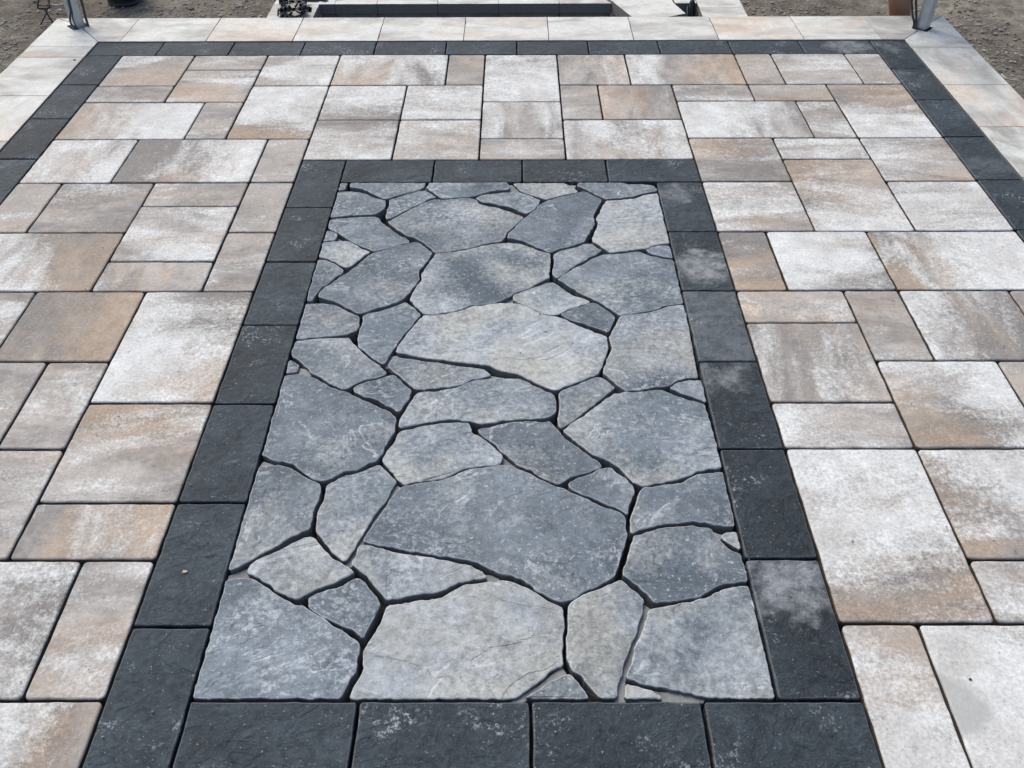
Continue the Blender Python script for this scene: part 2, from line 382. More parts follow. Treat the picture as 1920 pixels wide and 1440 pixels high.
# light field: v_top, v_bottom, x_left, x_right at v_bottom, (white, orange, dark), streak direction
F = '''102 159 185 329 .3 .45 .25 0|102 131 349 487 .2 .2 .35 0|131 191 309 457 .3 .65 .45 0|159 190 160 309 .25 .15 .5 0
102 160 475 617 .75 .05 .15 0|160 260.5 423 581 .95 .3 .3 0|191 260 103 344 .95 .2 .15 1|191.5 260.5 344 423 .2 .2 .25 0
261 342 36 209 .85 .35 .1 1|261 342 209 467 .55 .35 .7 1|261 343 467 549 .25 .2 .2 0
343 436 -48 50 .35 .25 .1 0|343 436 50 233 .2 .35 .55 0|343 386.5 267 443 .2 .2 .3 0|387 490 205 400 .65 .3 .25 0
344 437.5 425 517 .3 .25 .2 0|438 547 379 477 .35 .2 .2 0|490 546.5 172 379 .25 .35 .35 1|437 547 -138 172 .75 .55 .75 1
547 679 -250 -26 .4 .2 .4 0|547 679 -26 200 .05 .6 .9 1|548 757 167 398 .95 .45 .35 0|680 843 -266 -16 .3 .2 .3 0
680 843 -16 115 .3 .2 .2 0|757 942 73 333 .25 .45 .5 0|845 1050 -268 15 .35 .1 .45 0|942 1050 15 292 .1 .5 .6 1
1051 1312 -283 40 .85 .1 .65 0|1051 1312 40 197 .4 .3 .4 0|1314 1669 -507 60 .55 .75 .5 1
102 160 617 834 .65 .5 .5 1|102 161 834 906 .05 .3 .4 0|102 192 905 1050 .9 .15 .35 0|192 260 901 1057 .5 .2 .4 1
260 298.5 898 1061 .25 .2 .25 0|161 223.5 597 750 .85 .1 .35 0|161 224.5 750 902 .75 .1 .1 0|224 298.5 571 734 .6 .2 .35 0
225 298.5 734 898 .4 .3 .1 0|102 160 1051 1184 .45 .35 .45 1|160 223.5 1057 1131 .15 .2 .25 0|160 223.5 1131 1278 .1 .6 .5 1
102 158.5 1184 1400 .4 .45 .55 1|224 298 1061 1299 .6 .25 .5 1|158.5 189 1270 1416 .4 .1 .6 0|102 157 1400 1473 .15 .35 .2 0
157 188 1416 1565 .1 .5 .35 0|102 156.5 1473 1618 .65 .2 .2 0|102 156 1618 1691 .45 .2 .25 0|156.5 257 1608 1769 .65 .4 .55 0
189 258 1292 1528 .9 .15 .2 1|188 257 1528 1608 .45 .05 .45 0|258 339 1315 1483 .35 .35 .6 0|257 295 1470 1631 .75 .05 .2 0
295.5 431 1528 1716 .5 .7 .75 0|257 337 1663 1830 .55 .5 .45 0|337 431 1716 1903 .8 .1 .4 0|339 432 1342 1528 .7 .3 .2 0
432 543 1375 1475 .05 .65 .6 0|432 543 1475 1685 .85 .05 .4 0|432 543 1685 1991 .9 .35 .4 1
543 604.5 1398 1608 .25 .45 .35 0|604.5 752 1442 1676 .2 .3 .6 1|543 674.5 1647 1755 .3 .3 .2 0|543 674 1755 1985 .3 .3 .8 1
543 674 1985 2095 .2 .3 .3 0|675 839 1720 1974 .6 .5 .5 0|675 839 1974 2224 .3 .3 .2 0|752 839 1467 1720 .5 .1 .25 0
839 1168 1575 1868 .7 .35 .5 0|839 1046 1818 2100 .75 .45 .65 0|1047 1168 1868 2170 .45 .1 .4 0
1169 1475 1672 1843 .75 .3 .3 0|1169 1475 1843 2365 1.0 .0 .2 0'''
rects = []
for tok in F.replace('\n', '|').split('|'):
    a = [float(x) for x in tok.split()]
    vt, vb, xl, xr = a[:4]
    Xl, Xr = G(xl, vb).x, G(xr, vb).x
    Yb = G((xl+xr)/2, vb).y
    # pixel column of the rectangle's middle at v_top
    xm = (Xl+Xr)/2; u = (xl+xr)/2
    for _ in range(4): u += (xm-G(u, vt).x)/(G(u+1, vt).x-G(u, vt).x)
    rects.append([Xl, Yb, Xr, G(u, vt).y, a[4:], True])
GRAD = {0: 'O.8,-1 W-.8,.6', 2: 'O-.4,-1.2 D0,.5', 4: 'W.4,.4', 5: 'W0,.9 O-.8,-1 D0,-1.6', 6: 'W1.2,0 O-1,0', 8: 'O-.6,0 W.5,0', 9: 'W1,0 D-1.2,.4 O1,-1', 18: 'W-1.2,-.4 O.6,-.8 D1.2,.5', 20: 'D-.6,0 O1.3,-.2', 21: 'W-.9,-.3 O1.2,-1.2 D1.2,1', 24: 'O0,1.2 D0,.4', 26: 'O1.2,0 D-.6,0', 27: 'D1,-.3', 29: 'W-1,.8 O.3,-.8', 30: 'O-.8,0 D1.2,0 W.0,.5', 32: 'W.2,-.2 D0,1', 35: 'W0,1 D1,-1', 37: 'W0,-.8 D.2,.8', 39: 'O1.2,0 D-.5,.3', 41: 'O-1.2,0 D.8,0', 42: 'O1.2,0 W-.8,0', 49: 'W0,-1 D0,.9 O0,.8', 50: 'W-.6,0 D.8,0', 52: 'O-.6,1.2', 54: 'W.1,-.8 D-.8,-.3 O.3,.2', 55: 'O.8,-.5 W-.8,.3', 58: 'O0,-1.6 D0,.6', 59: 'W-.8,.8 D.9,-.9', 60: 'W.9,0 D-.6,.0 O-.4,-.3', 61: 'O-.8,-.8', 64: 'D.6,-.4 W-.8,.6', 66: 'W.8,.9 O-.8,-.6 D.2,-.8', 69: 'W0,.7 O.2,-.6 D.5,-.9', 70: 'W.9,.5 D-1,.9 O-.8,-.6', 72: 'W0,-1.1 O0,.6', 73: 'W-.3,-1'}
def snap(idx, tol, fixed):
    es = sorted([(r[i], k, i) for k, r in enumerate(rects) for i in idx])
    g = [es[0]]
    def flush(g):
        m = sum(e[0] for e in g)/len(g)
        for f in fixed:
            if abs(f-m) < 0.016: m = f
        for _, k, i in g: rects[k][i] = m
    for e in es[1:]:
        if e[0]-g[0][0] < tol: g.append(e)
        else: flush(g); g = [e]
    flush(g)
OUT_L, OUT_R = X_PL-L/2, X_PR+L/2
snap((1, 3), 0.026, [Y_BACK, Y_PT+L/2])
snap((0, 2), 0.016, [X_OL, X_OR, OUT_L, OUT_R])
# the rest of the field, outside the frame
seen = list(rects)
zone_keep = (OUT_L-0.002, Y_PB-L/2-0.002, OUT_R+0.002, Y_PT+L/2+0.002)
def hit(x0, y0, x1, y1):
    for r in rects+[list(zone_keep)]:
        if min(x1, r[2])-max(x0, r[0]) > 0.012 and min(y1, r[3])-max(y0, r[1]) > 0.012: return True
    return False
for w_, h_ in ((1, 1), (0.5, 1), (1, 0.5), (0.5, 0.5), (0.25, 0.5), (0.5, .25), (.25, .25)):
    W, H = w_*L, h_*L
    y = Y_BACK-H
    while y > Y_MIN-0.05:
        x = X_OL
        while x < X_OR-0.01:
            x1 = min(x+W, X_OR)
            if x1-x > 0.04 and not hit(x, y, x1, y+H):
                rects.append([x, y, x1, y+H, [random.uniform(.2, .8), random.uniform(.1, .6), random.uniform(.1, .7), random.choice((0, 1))], False])
                x = x1
            else: x += 0.025
        y -= 0.025
J = 0.0029
ipat = len([1 for r in rects if r[5]])
for k, (x0, y0, x1, y1, b, vis) in enumerate(rects):
    j = J
    p = rrect(x0+j, y0+j, x1-j, y1-j, random.uniform(0.006, 0.010), 3 if vis else 2)
    o = slab('paver', p, M_LIGHT, patio, z=random.uniform(-0.0012, 0.0006), thick=0.055, bev=0.0035, rough=0.0013 if vis else 0,
             freq=26, seed=k, step=0.018 if vis else None, tilt=(random.uniform(-.002, .002), random.uniform(-.002, .002)))
    o['bw'], o['bo'], o['bd'], o['sd'] = b[0], b[1], b[2], b[3]
    for gt in GRAD.get(k, '').split() if vis else []:
        gx_, gy_ = (float(v) for v in gt[1:].split(',')); o['g'+gt[0].lower()] = [gx_, gy_, 0.0]
    if k == ipat-1:
        q = G(1775, 1318); o['patch'] = [q.x, q.y, 0.0]; o['patch_r'] = 0.062

# charcoal bands
def dark(x0, y0, x1, y1, k, patch=None, seen=True):
    p = rrect(x0+.0028, y0+.0028, x1-.0028, y1-.0028, random.uniform(0.004, 0.007), 3)
    o = slab('border_paver', p, M_DARK, patio, z=random.uniform(-0.001, 0.001), thick=0.055, bev=0.0035, rough=0.0014, freq=30, seed=k+200, step=0.018 if seen else None)
    if patch:
        q = G(patch[0], patch[1]); o['patch'] = [q.x, q.y, 0.0]; o['patch_r'] = patch[2]; o['patch_k'] = patch[3]
dk = 0
# inner band, left column: the first piece covers the corner
ys = [Y_PT+L/2] + [G(u, v).y for u, v in ((578, 388.5), (545, 490), (508, 609), (457, 757.5), (398, 942), (322, 1174.5))]+[Y_PB-L/2]
for i in range(7): dark(X_PL-L/2, ys[i+1], X_PL, ys[i], dk); dk += 1
xs = [X_PL, G(812.5, 320).x, G(979, 320).x, G(1138, 320).x, X_PR+L/2]
for i in range(4): dark(xs[i], Y_PT, xs[i+1], Y_PT+L/2, dk); dk += 1
ys = [Y_PT] + [G(u, v).y for u, v in ((1297, 433.5), (1327, 544.5), (1360, 677), (1405, 841), (1463, 1047))]+[Y_PB]
pt = [(1275, 362, .045, .7), (1318, 498, .075, 1.0), (1322, 605, .20, .34), (1362, 706, .05, .7), None, (1482, 1096, .078, 1.0)]
for i in range(6): dark(X_PR, ys[i+1], X_PR+L/2, ys[i], dk, pt[i]); dk += 1
xs = [X_PL, G(672, 1316).x, G(995, 1316).x, G(1317, 1316).x, X_PR+L/2]
for i in range(4): dark(xs[i], Y_PB-L/2, xs[i+1], Y_PB, dk); dk += 1
# outer band: back row
Y_OB = G(960, 77).y
xs = [X_OL-L/2+.0] + [G(u, 90).x for u in (300.5, 434, 568, 703, 836, 969, 1103, 1236, 1370, 1504)]+[X_OR]
for i in range(len(xs)-1):
    dark(xs[i], Y_BACK, xs[i+1], Y_OB, dk, (1590, 86, .09, .7) if i == 10 else None); dk += 1
ysl = [Y_BACK]+[G(u, v).y for u, v in ((148, 159), (92, 222.5), (30, 297.5))]
while ysl[-1] > Y_MIN: ysl.append(ysl[-1]-L)
for i in range(len(ysl)-1): dark(X_OL-L/2, ysl[i+1], X_OL, ysl[i], dk, None, i < 6); dk += 1
ysr = [Y_OB]+[G(u, v).y for u, v in ((1704, 127), (1754, 186.5), (1810, 255.5), (1880, 336))]
while ysr[-1] > Y_MIN: ysr.append(ysr[-1]-L)
pr = {0: (1668, 86, .05, .5), 1: (1692, 137, .03, .4), 3: (1858, 312, .07, .22)}
for i in range(len(ysr)-1): dark(X_OR, ysr[i+1], X_OR+L/2, ysr[i], dk, pr.get(i), i < 6); dk += 1

# ------------------------------------------------------------------ flagstone panel
CR = {'A': (520, 320), 'B': (900, 320), 'C': (500, 600), 'D': (900, 600), 'E': (400, 840), 'F': (780, 840), 'G': (1060, 840),
      'H': (340, 1060), 'I': (700, 1060), 'J': (1060, 1060)}
STONES = '''.3 A 560,95 640,95 602,165 548,172
.3 A 660,95 1335,95 1325,140 1270,170 1180,192 1090,215 1005,243 960,250 890,218 820,180 760,158 650,142
.25 A 530,185 660,180 745,192 800,205 870,240 970,262 972,310 940,350 880,385 760,392 680,395 560,405 470,418
.25 A 1010,258 1060,245 1150,215 1260,185 1320,175 1375,200 1430,235 1360,250 1300,285 1200,330 1120,370 1040,415 975,435 985,370 1005,320
.5 A 1370,95 B 235,95 268,140 262,168 150,172 60,190 A 1800,215 1720,232 1600,240 1490,245 1420,205 1345,150
.25 A 1785,240 1850,210 B 60,205 200,190 320,185 400,200 470,225 540,255 520,300 480,345 415,380 350,350 280,320 180,300 80,275 A 1850,275
.6 B 350,95 750,95 830,140 885,175 870,190 770,205 690,225 600,252 540,235 480,215 420,195 375,180 300,110
.3 B 900,95 1290,105 1340,118 1440,115 1570,130 1600,175 1470,195 1390,225 1280,235 1130,250 1060,215 980,175 910,140 875,128
.2 B 930,182 960,190 1010,215 1090,255 1085,280 1050,340 1015,400 1025,440 1030,480 990,540 960,590 935,635 890,650 800,675 700,705 630,730 560,705 460,660 380,625 300,605 245,600 260,560 310,520 340,480 400,425 440,400 500,350 540,305 600,270 700,240 800,215 870,200
.85 B 1135,270 1250,262 1400,248 1480,215 1610,195 1630,300 1670,480 1710,655 1590,660 1540,680 1500,700 1420,705 1300,722 1180,735 1120,700 1010,625 1030,560 1060,500 1065,460 1045,430 1080,370 1110,310
.35 A 1410,255 1490,262 1600,250 1720,240 1790,262 B 0,300 150,330 280,370 390,415 340,460 290,510 240,545 225,590 195,625 100,640 0,658 A 1760,685 1650,700 1540,720 1430,730 1390,700 1330,650 1250,600 1180,580 1100,540 1040,490 990,455 1100,400 1200,345 1300,295
.25 A 460,435 600,420 700,412 880,405 905,420 960,475 1020,520 1100,580 1170,610 1190,632 1150,645 1070,668 970,695 870,715 800,690 720,650 640,610 570,560 500,530 440,495
.3 A 425,530 500,545 540,575 515,625 400,630
.3 A 390,645 520,640 620,632 700,665 760,705 835,735 775,765 720,815 660,855 620,875 570,850 520,820 450,790 360,775
.3 A 350,800 440,805 510,835 560,870 600,895 580,925 510,960 460,1010 390,1050 360,1090 310,1170 230,1175 280,1050 330,900
.25 A 1240,640 1290,655 1340,695 1385,735 1370,780 1320,840 1270,900 1268,940 1275,975 1230,1040 1190,1090 1150,1140 1080,1180 990,1210 880,1240 800,1270 745,1285 690,1265 620,1230 560,1195 500,1170 430,1155 370,1135 385,1090 420,1060 500,1010 560,960 640,915 700,870 760,820 830,760 880,735 970,710 1080,680 1170,655
.5 A 1430,745 1540,738 1700,715 1800,690 B 0,680 130,660 240,650 350,655 430,680 520,715 630,745 635,810 625,860 620,960 560,985 480,1030 420,1060 330,1090 250,1135 130,1188 0,1200 A 1740,1205 1680,1235 1600,1260 1500,1275 1390,1290 1320,1285 1260,1230 1190,1155 1220,1100 1270,1020 1305,985 1300,930 1340,870 1390,800
.3 B 665,740 740,710 860,685 940,650 1000,650 1060,690 1095,710 1060,735 980,775 900,820 830,860 760,915 690,960 655,930 660,880 672,820
.25 B 1125,745 1180,748 1300,740 1420,720 1460,735 1540,765 1640,785 1735,800 1780,980 1830,1193 1700,1205 1640,1215 1590,1245 1480,1265 1370,1285 1260,1300 1190,1250 1100,1190 1040,1160 960,1120 880,1080 800,1030 740,990 700,970 770,920 850,870 950,830 1020,780
.3 B 1490,705 1540,680 1600,665 1710,668 1730,775 1640,765 1560,745
.75 B 300,1110 350,1095 430,1060 530,1030 600,1000 660,995 700,1020 780,1080 850,1120 930,1140 995,1165 980,1180 900,1205 800,1235 740,1265 700,1285 640,1290 570,1280 500,1245 420,1210 350,1180 300,1155
.2 B 725,1290 800,1260 900,1225 1000,1190 1050,1195 1100,1235 1160,1270 1205,1310 1205,1345 D 1185,45 1150,110 1080,78 1000,55 940,30 820,0 B 760,1315
.3 A 225,1190 370,1185 440,1190 520,1200 590,1240 660,1275 735,1300 735,1360 C 830,40 800,90 760,105 700,125 560,135 420,148 245,168
.15 A 775,1300 830,1280 960,1250 1060,1215 1160,1180 1230,1235 1285,1285 1270,1310 C 1290,60 1225,130 1180,200 1130,270 1080,350 1045,395 980,350 900,290 830,235 815,180 840,90 865,0
.75 A 1325,1300 1400,1300 1500,1290 1620,1270 1700,1245 1760,1215 B 0,1218 130,1195 280,1190 350,1200 430,1225 500,1265 580,1300 680,1310 740,1330 800,1360 880,1395 D 1010,100 1090,130 1140,155 1145,200 1155,260 1130,330 1090,420 1060,485 980,515 900,550 830,570 760,600 700,625 650,625 560,590 480,550 420,520 370,490 280,475 180,450 80,405 0,395 C 1800,385 1700,370 1600,355 1480,345 1380,330 1300,310 1160,285 1180,240 1230,170 1290,90 1350,20
.45 B 1265,1312 1400,1295 1520,1280 1620,1250 1700,1220 1840,1208 D 1900,200 1960,510 1850,520 1780,535 1720,570 1690,590 1600,595 1500,615 1400,630 1310,632 1250,590 1180,530 1110,475 1120,420 1160,320 1190,260 1180,200 1165,160 1200,100 1235,20
.5 Z 1256,726 1270,717 1290,713 1315,712 1328,754 1300,743 1280,737
.4 C 235,185 420,165 560,155 745,155 760,190 820,245 870,300 950,360 1020,410 1080,470 1070,485 980,515 860,540 780,570 730,605 690,610 640,595 560,560 500,510 430,480 400,465 380,430 330,385 280,345 200,300
.3 C 185,345 250,370 290,405 270,460 145,475
.6 C 1090,395 1150,310 1210,330 1330,345 1450,370 1600,385 1750,410 1900,425 D 20,430 100,490 60,505 0,515 C 1830,530 1750,575 1650,590 1500,605 1380,620 1340,610 1280,570 1220,510 1150,455 1100,420
.25 C 790,605 830,580 900,560 1000,535 1080,505 1150,495 1190,530 1230,575 1300,635 1290,680 1240,750 1195,815 1180,820 1130,790 1060,760 1000,715 940,700 870,680 780,640
.15 C 130,500 270,490 350,488 420,520 500,560 560,600 680,640 730,655 800,690 870,730 960,760 1080,815 1130,850 1165,880 1150,940 1150,1000 1110,1060 1060,1150 1010,1240 990,1265 900,1295 820,1345 700,1355 620,1400 550,1435 E 1000,290 950,290 880,265 820,225 760,170 700,135 640,120 560,115 480,80 415,55
.3 C 1340,665 1380,645 1500,640 1620,620 1730,595 1830,545 D 0,530 130,515 260,520 350,520 430,545 500,590 580,625 650,650 680,690 685,760 680,820 630,855 580,870 440,880 320,885 200,895 60,925 0,925 C 1880,915 1750,890 1650,885 1550,895 1400,920 1280,950 1200,965 1190,920 1230,840 1290,740
.25 D 715,640 790,605 880,570 980,530 1040,505 1100,510 1160,550 1215,600 1160,640 1100,690 1040,740 960,800 900,850 830,900 730,965 710,940 700,880 720,790
.4 D 1215,655 1300,640 1400,645 1500,635 1620,620 1700,650 1780,685 1860,710 1960,735 2020,755 G 1420,175 1385,180 1300,180 1180,205 1110,245 1020,275 900,300 780,325 680,340 630,310 560,250 500,180 430,130 340,80 240,50 D 1000,1190 870,1090 820,1050 750,990 830,920 930,860 1050,770 1130,710 1200,665
.5 C 1210,985 1290,975 1400,945 1550,925 1700,915 1800,915 1830,930 1845,1010 D 0,1040 80,1100 205,1210 190,1285 100,1300 0,1310 F 480,165 400,190 320,235 230,270 100,285 0,290 E 1900,280 1800,300 1710,325 1660,270 1600,200 1520,105 C 1080,1180 1140,1100 1185,1010
.4 D 60,960 200,925 320,905 440,900 560,910 630,895 645,925 700,980 740,1030 800,1080 900,1150 980,1210 1060,1265 1100,1300 1090,1310 1000,1350 900,1375 820,1400 750,1440 F 1285,320 1200,285 1120,250 1050,190 980,165 920,150 860,90 800,45 D 130,1100 0,1010 C 1895,970 D 20,965
.25 G 30,310 60,290 130,265 240,225 340,170 400,165 450,205 520,255 600,320 620,350 610,420 570,510 560,590 500,545 440,520 380,500 320,470 230,435 130,400 50,355
.3 G 690,360 800,345 950,325 1050,310 1100,285 1170,235 1260,225 1420,205 1480,400 1540,695 1430,700 1370,685 1280,670 1200,655 1100,655 1000,665 880,680 750,710 640,740 595,765 590,720 585,640 610,570 650,470 660,400
.4 G 615,790 700,765 850,725 960,710 1100,695 1200,705 1310,720 1340,780 1380,805 1400,840 1480,910 1600,960 1660,1190 1540,1195 1440,1210 1340,1240 1270,1300 1200,1330 1050,1355 900,1375 810,1385 760,1330 700,1270 620,1200 515,1130 540,1050 565,960 590,880 610,830
.8 G 1400,790 1440,755 1540,745 1590,910 1500,870 1440,825
.3 E 390,160 480,160 600,150 650,165 730,200 790,245 870,285 960,325 960,400 940,480 900,560 880,640 860,720 780,760 690,790 600,860 480,920 380,975 300,1020 200,1075 120,1100
.55 E 1015,325 1080,300 1170,245 1270,230 1360,195 1490,145 1560,205 1640,290 1600,370 1560,460 1510,520 1450,590 1400,670 1370,720 1330,790 1270,890 1220,970 1180,1015 1120,980 1060,920 1000,840 960,790 920,730 935,640 935,580 980,500 1005,420
.25 E 1690,345 1800,325 1910,305 F 100,305 240,285 330,255 420,205 500,185 650,165 760,150 860,155 920,190 1000,215 1080,265 1180,310 1270,350 1330,360 1400,400 1500,440 1600,490 1700,535 1800,560 1870,600 1885,640 1885,700 1900,780 1880,870 1840,980 1810,1080 1790,1150 1700,1200 1600,1250 1500,1290 1420,1350 1340,1375 1280,1370 1180,1330 1100,1290 1040,1230 960,1180 880,1145 780,1130 740,1120 640,1065 520,1015 400,990 300,975 200,965 100,945 0,925 E 1800,930 1700,905 1560,880 1480,870 1340,835 1400,750 1430,690 1500,600 1560,510 1640,400
.5 E 1310,880 1340,865 1480,895 1600,930 1700,950 1850,965 F 100,975 200,1000 300,1015 420,1040 520,1070 600,1120 640,1160 600,1170 500,1180 400,1200 330,1220 250,1270 180,1295 100,1305 0,1310 E 1750,1325 1640,1345 1560,1360 1520,1320 1470,1250 1390,1160 1330,1100 1240,1040 1290,950
.65 E 320,1060 400,1000 500,960 620,910 720,850 800,810 890,800 930,830 960,880 1020,940 1080,1000 1160,1045 1230,1080 1265,1110 1240,1130 1160,1170 1060,1220 980,1240 900,1280 830,1320 770,1350 720,1345 640,1310 560,1280 520,1230 460,1200 400,1160 310,1125
.2 H 1130,290 1200,255 1300,215 1440,180 1510,130 1590,100 1640,135 1700,210 1760,290 1790,335 1760,400 1700,510 1650,600 1635,640 1560,570 1470,540 1390,500 1310,470 1230,430 1150,370
.25 H 370,130 490,110 590,105 660,125 740,175 820,230 900,285 980,330 1040,355 1100,350 1130,375 1220,440 1320,500 1420,570 1520,635 1590,680 1600,740 1580,830 1570,930 1510,1020 1470,1100 1420,1210 30,1210
.95 I 130,355 200,345 340,320 480,305 600,285 680,245 760,190 860,165 960,150 1060,145 1170,130 1240,135 1320,170 1400,200 1480,250 1560,300 1650,350 1705,380 1715,480 1720,560 1700,640 1695,780 1700,890 1640,910 1560,970 1480,1040 1420,1090 1330,1140 1260,1185 900,1200 500,1200 0,1210 H 1490,1205 1540,1110 1600,1000 1640,930 1640,850 1630,780 1680,690 1740,600 1800,500 I 100,410
.4 I 1370,1175 1460,1130 1560,1065 1640,1015 1740,970 1780,980 1830,1030 1880,1090 J 150,1090 230,1195 0,1195 I 1400,1195
.6 J 25,355 80,310 170,255 270,230 350,190 430,160 500,125 560,180 640,250 710,310 690,400 665,500 640,600 600,680 570,760 530,850 510,940 480,1050 460,1190 320,1190 230,1090 130,970 60,930 30,870 15,780 10,660 30,570 25,450
.5 J 780,380 900,365 1050,335 1200,300 1280,285 1350,240 1450,200 1560,180 1660,175 1780,700 1910,1185 1700,1185 1500,1185 1310,1180 1220,1160 1120,1130 1050,1125 960,1110 880,1085 800,1080 700,1060 600,1020 548,1000 560,960 600,890 610,800 640,700 690,600 740,470 750,400
.95 J 545,1060 640,1080 760,1115 860,1165 870,1190 540,1190'''
WEBS = '''B 240,95 285,100 370,180 310,178 265,172
B 770,95 870,105 850,130
A 545,580 620,620 640,632 530,632
B 130,1190 250,1140 295,1115 300,1175 180,1195
C 290,405 345,415 400,470 350,480 270,475
D 80,470 210,490 240,500 100,507
C 1060,395 1120,290 1165,300 1090,400
D 205,1200 340,1310 300,1320 185,1300
G 1310,715 1390,745 1450,755 1400,795 1375,805 1335,780
E 1640,300 1690,330 1645,390 1580,500 1500,600 1430,690 1390,765 1340,840 1330,880 1240,1040 1205,1045 1180,1020 1290,850 1380,700 1440,610 1560,460
F 600,1105 680,1115 750,1150 740,1172 620,1170
E 130,1115 310,1045 315,1130 210,1160 110,1165
I 1240,1205 1330,1140 1420,1090 1500,1050 1600,960 1700,890 1750,970 1640,1025 1560,1070 1480,1120 1400,1170 1340,1210
J 700,315 790,375 745,460 700,570 660,690 630,790 610,880 560,970 540,1010 545,1205 450,1205 475,1060 520,890 570,760 600,680 650,570 670,450
J 850,1110 960,1110 1120,1135 1260,1180 1250,1210 880,1210 540,1190 540,1070
A 1320,120 1345,115 1340,175 1270,175
E 440,90 540,120 500,150 400,155'''
def parse(s):
    cur = None; out = []
    for tok in s.split():
        if tok in CR or tok == 'Z': cur = tok; continue
        x, y = (float(k) for k in tok.split(','))
        if cur != 'Z': x, y = CR[cur][0]+x/4.8, CR[cur][1]+y/4.8
        q = G(x, y); out.append((q.x, q.y))
    return out
def clip(p, axis, val, keep_greater):
    out = []
    f = (lambda q: q[axis] >= val) if keep_greater else (lambda q: q[axis] <= val)
    for i in range(len(p)):
        a, b = p[i-1], p[i]
        if f(a) != f(b):
            t = (val-a[axis])/(b[axis]-a[axis]); out.append((a[0]+(b[0]-a[0])*t, a[1]+(b[1]-a[1])*t))
        if f(b): out.append(b)
    return out
def clip_panel(p, e):
    p = clip(p, 0, X_PL+e, True); p = clip(p, 0, X_PR-e*1.1, False)
    p = clip(p, 1, Y_PB+e*1.6, True); return clip(p, 1, Y_PT-e*0.8, False)
for k, line in enumerate(STONES.split('\n')):
    pale, rest = line.split(' ', 1)
    p = clip_panel(parse(rest), 0.0034)
    if area(p) < 0: p = p[::-1]
    p = offset(p, -0.0014); p = chip(p, 0.004)
    o = slab('flagstone', p, M_FLAG, patio, z=random.uniform(-0.0035, 0.001), thick=0.05, bev=0.0026, rough=0.0026, freq=55, seed=k+400,
             step=0.0065, tilt=(random.uniform(-.006, .006), random.uniform(-.006, .006)))
    o['pale'] = float(pale)
for k, line in enumerate(WEBS.split('\n')):
    p = clip_panel(parse(line), 0.001)
    if area(p) < 0: p = p[::-1]
    p = offset(resample(p, 0.01), -0.0015)
    slab('moulded_joint', p, M_WEB, patio, z=-0.0115-0.0006*(k % 4), thick=0.035, bev=0.002, rough=0.001, seed=k+600)

# ------------------------------------------------------------------ coping
ZC = 0.003
def cope(poly, sd, bo=0.3, grey=0.0, seed=0):
    o = slab('coping_stone', poly, M_COPE, patio, z=ZC, thick=0.07, bev=0.0016, rough=0.0012, freq=20, seed=seed, step=0.03)
    o['sd'] = float(sd); o['bo'] = bo; o['grey'] = grey; return o
XIL, XIR = X_OL-L/2-0.001, X_OR+L/2+0.001
jc = 0.0013
jx = [G(u, 54).x for u in (246, 402, 560, 715, 871.5, 1027.5, 1183, 1339, 1495, 1637)]
orr = [.2, .75, .3, .35, .6, .2, .3, .5, .2]
def q4(x0, y0, x1, y1): return [(x0+jc, y0+jc), (x1-jc, y0+jc), (x1-jc, y1-jc), (x0+jc, y1-jc)]
for i in range(len(jx)-1): cope(q4(jx[i], Y_OB, jx[i+1], Y_CB), 0, orr[i], 0, 700+i)
# mitred corners with the post holes cut across the mitre
def corner(side):
    xi, xo = (XIL, X_CL) if side < 0 else (XIR, X_CR)
    a = Vector((xi, Y_OB)); b = Vector((xo, Y_CB)); t = (b-a).normalized(); nrm = Vector((-t.y, t.x))
    c = G(147, 49.5) if side < 0 else G(1729, 53.5); c = Vector((c.x, c.y))
    h = 0.036
    hole = [c-t*h, c-t*h+nrm*h, c+t*h+nrm*h, c+t*h, c+t*h-nrm*h, c-t*h-nrm*h]
    up_, dn = [a, hole[0], hole[1], hole[2], hole[3], b], [a, hole[0], hole[5], hole[4], hole[3], b]
    # which half lies on the back-row side (larger y)?
    if (hole[1]-c).dot(Vector((0, 1))) < 0: up_, dn = dn, up_
    x_back = jx[0] if side < 0 else jx[-1]
    e = 0.0008*side
    cope([(q.x-e, q.y+0.0008) for q in up_]+[(x_back, Y_CB), (x_back, Y_OB+jc)], 0, .2, 0, 720+side)
    y_side = G(113, 88).y if side < 0 else G(1770, 91).y
    cope([(q.x+e, q.y-0.0008) for q in dn]+[(xo, y_side), (xi, y_side)], 0, .2, 0, 730+side)
    return Vector((c.x, c.y, 0)), y_side
cl, yl = corner(-1); cr, yr = corner(1)
yy = [yl, G(93, 108.5).y, G(0, 181).y, G(4, 266).y]
while yy[-1] > Y_MIN: yy.append(yy[-1]-0.36)
for i in range(len(yy)-1): cope(q4(X_CL, yy[i+1], XIL, yy[i]), i > 1, [.2, .2, .6][i] if i < 3 else .4, 0, 740+i)
yy = [yr, G(1830, 160).y, G(1870, 239).y]
while yy[-1] > Y_MIN: yy.append(yy[-1]-0.36)
for i in range(len(yy)-1): cope(q4(XIR, yy[i+1], X_CR, yy[i]), 1, [.3, .6, .1][i] if i < 3 else .4, .9 if i in (2, 3) else .15 if i == 0 else 0, 770+i)
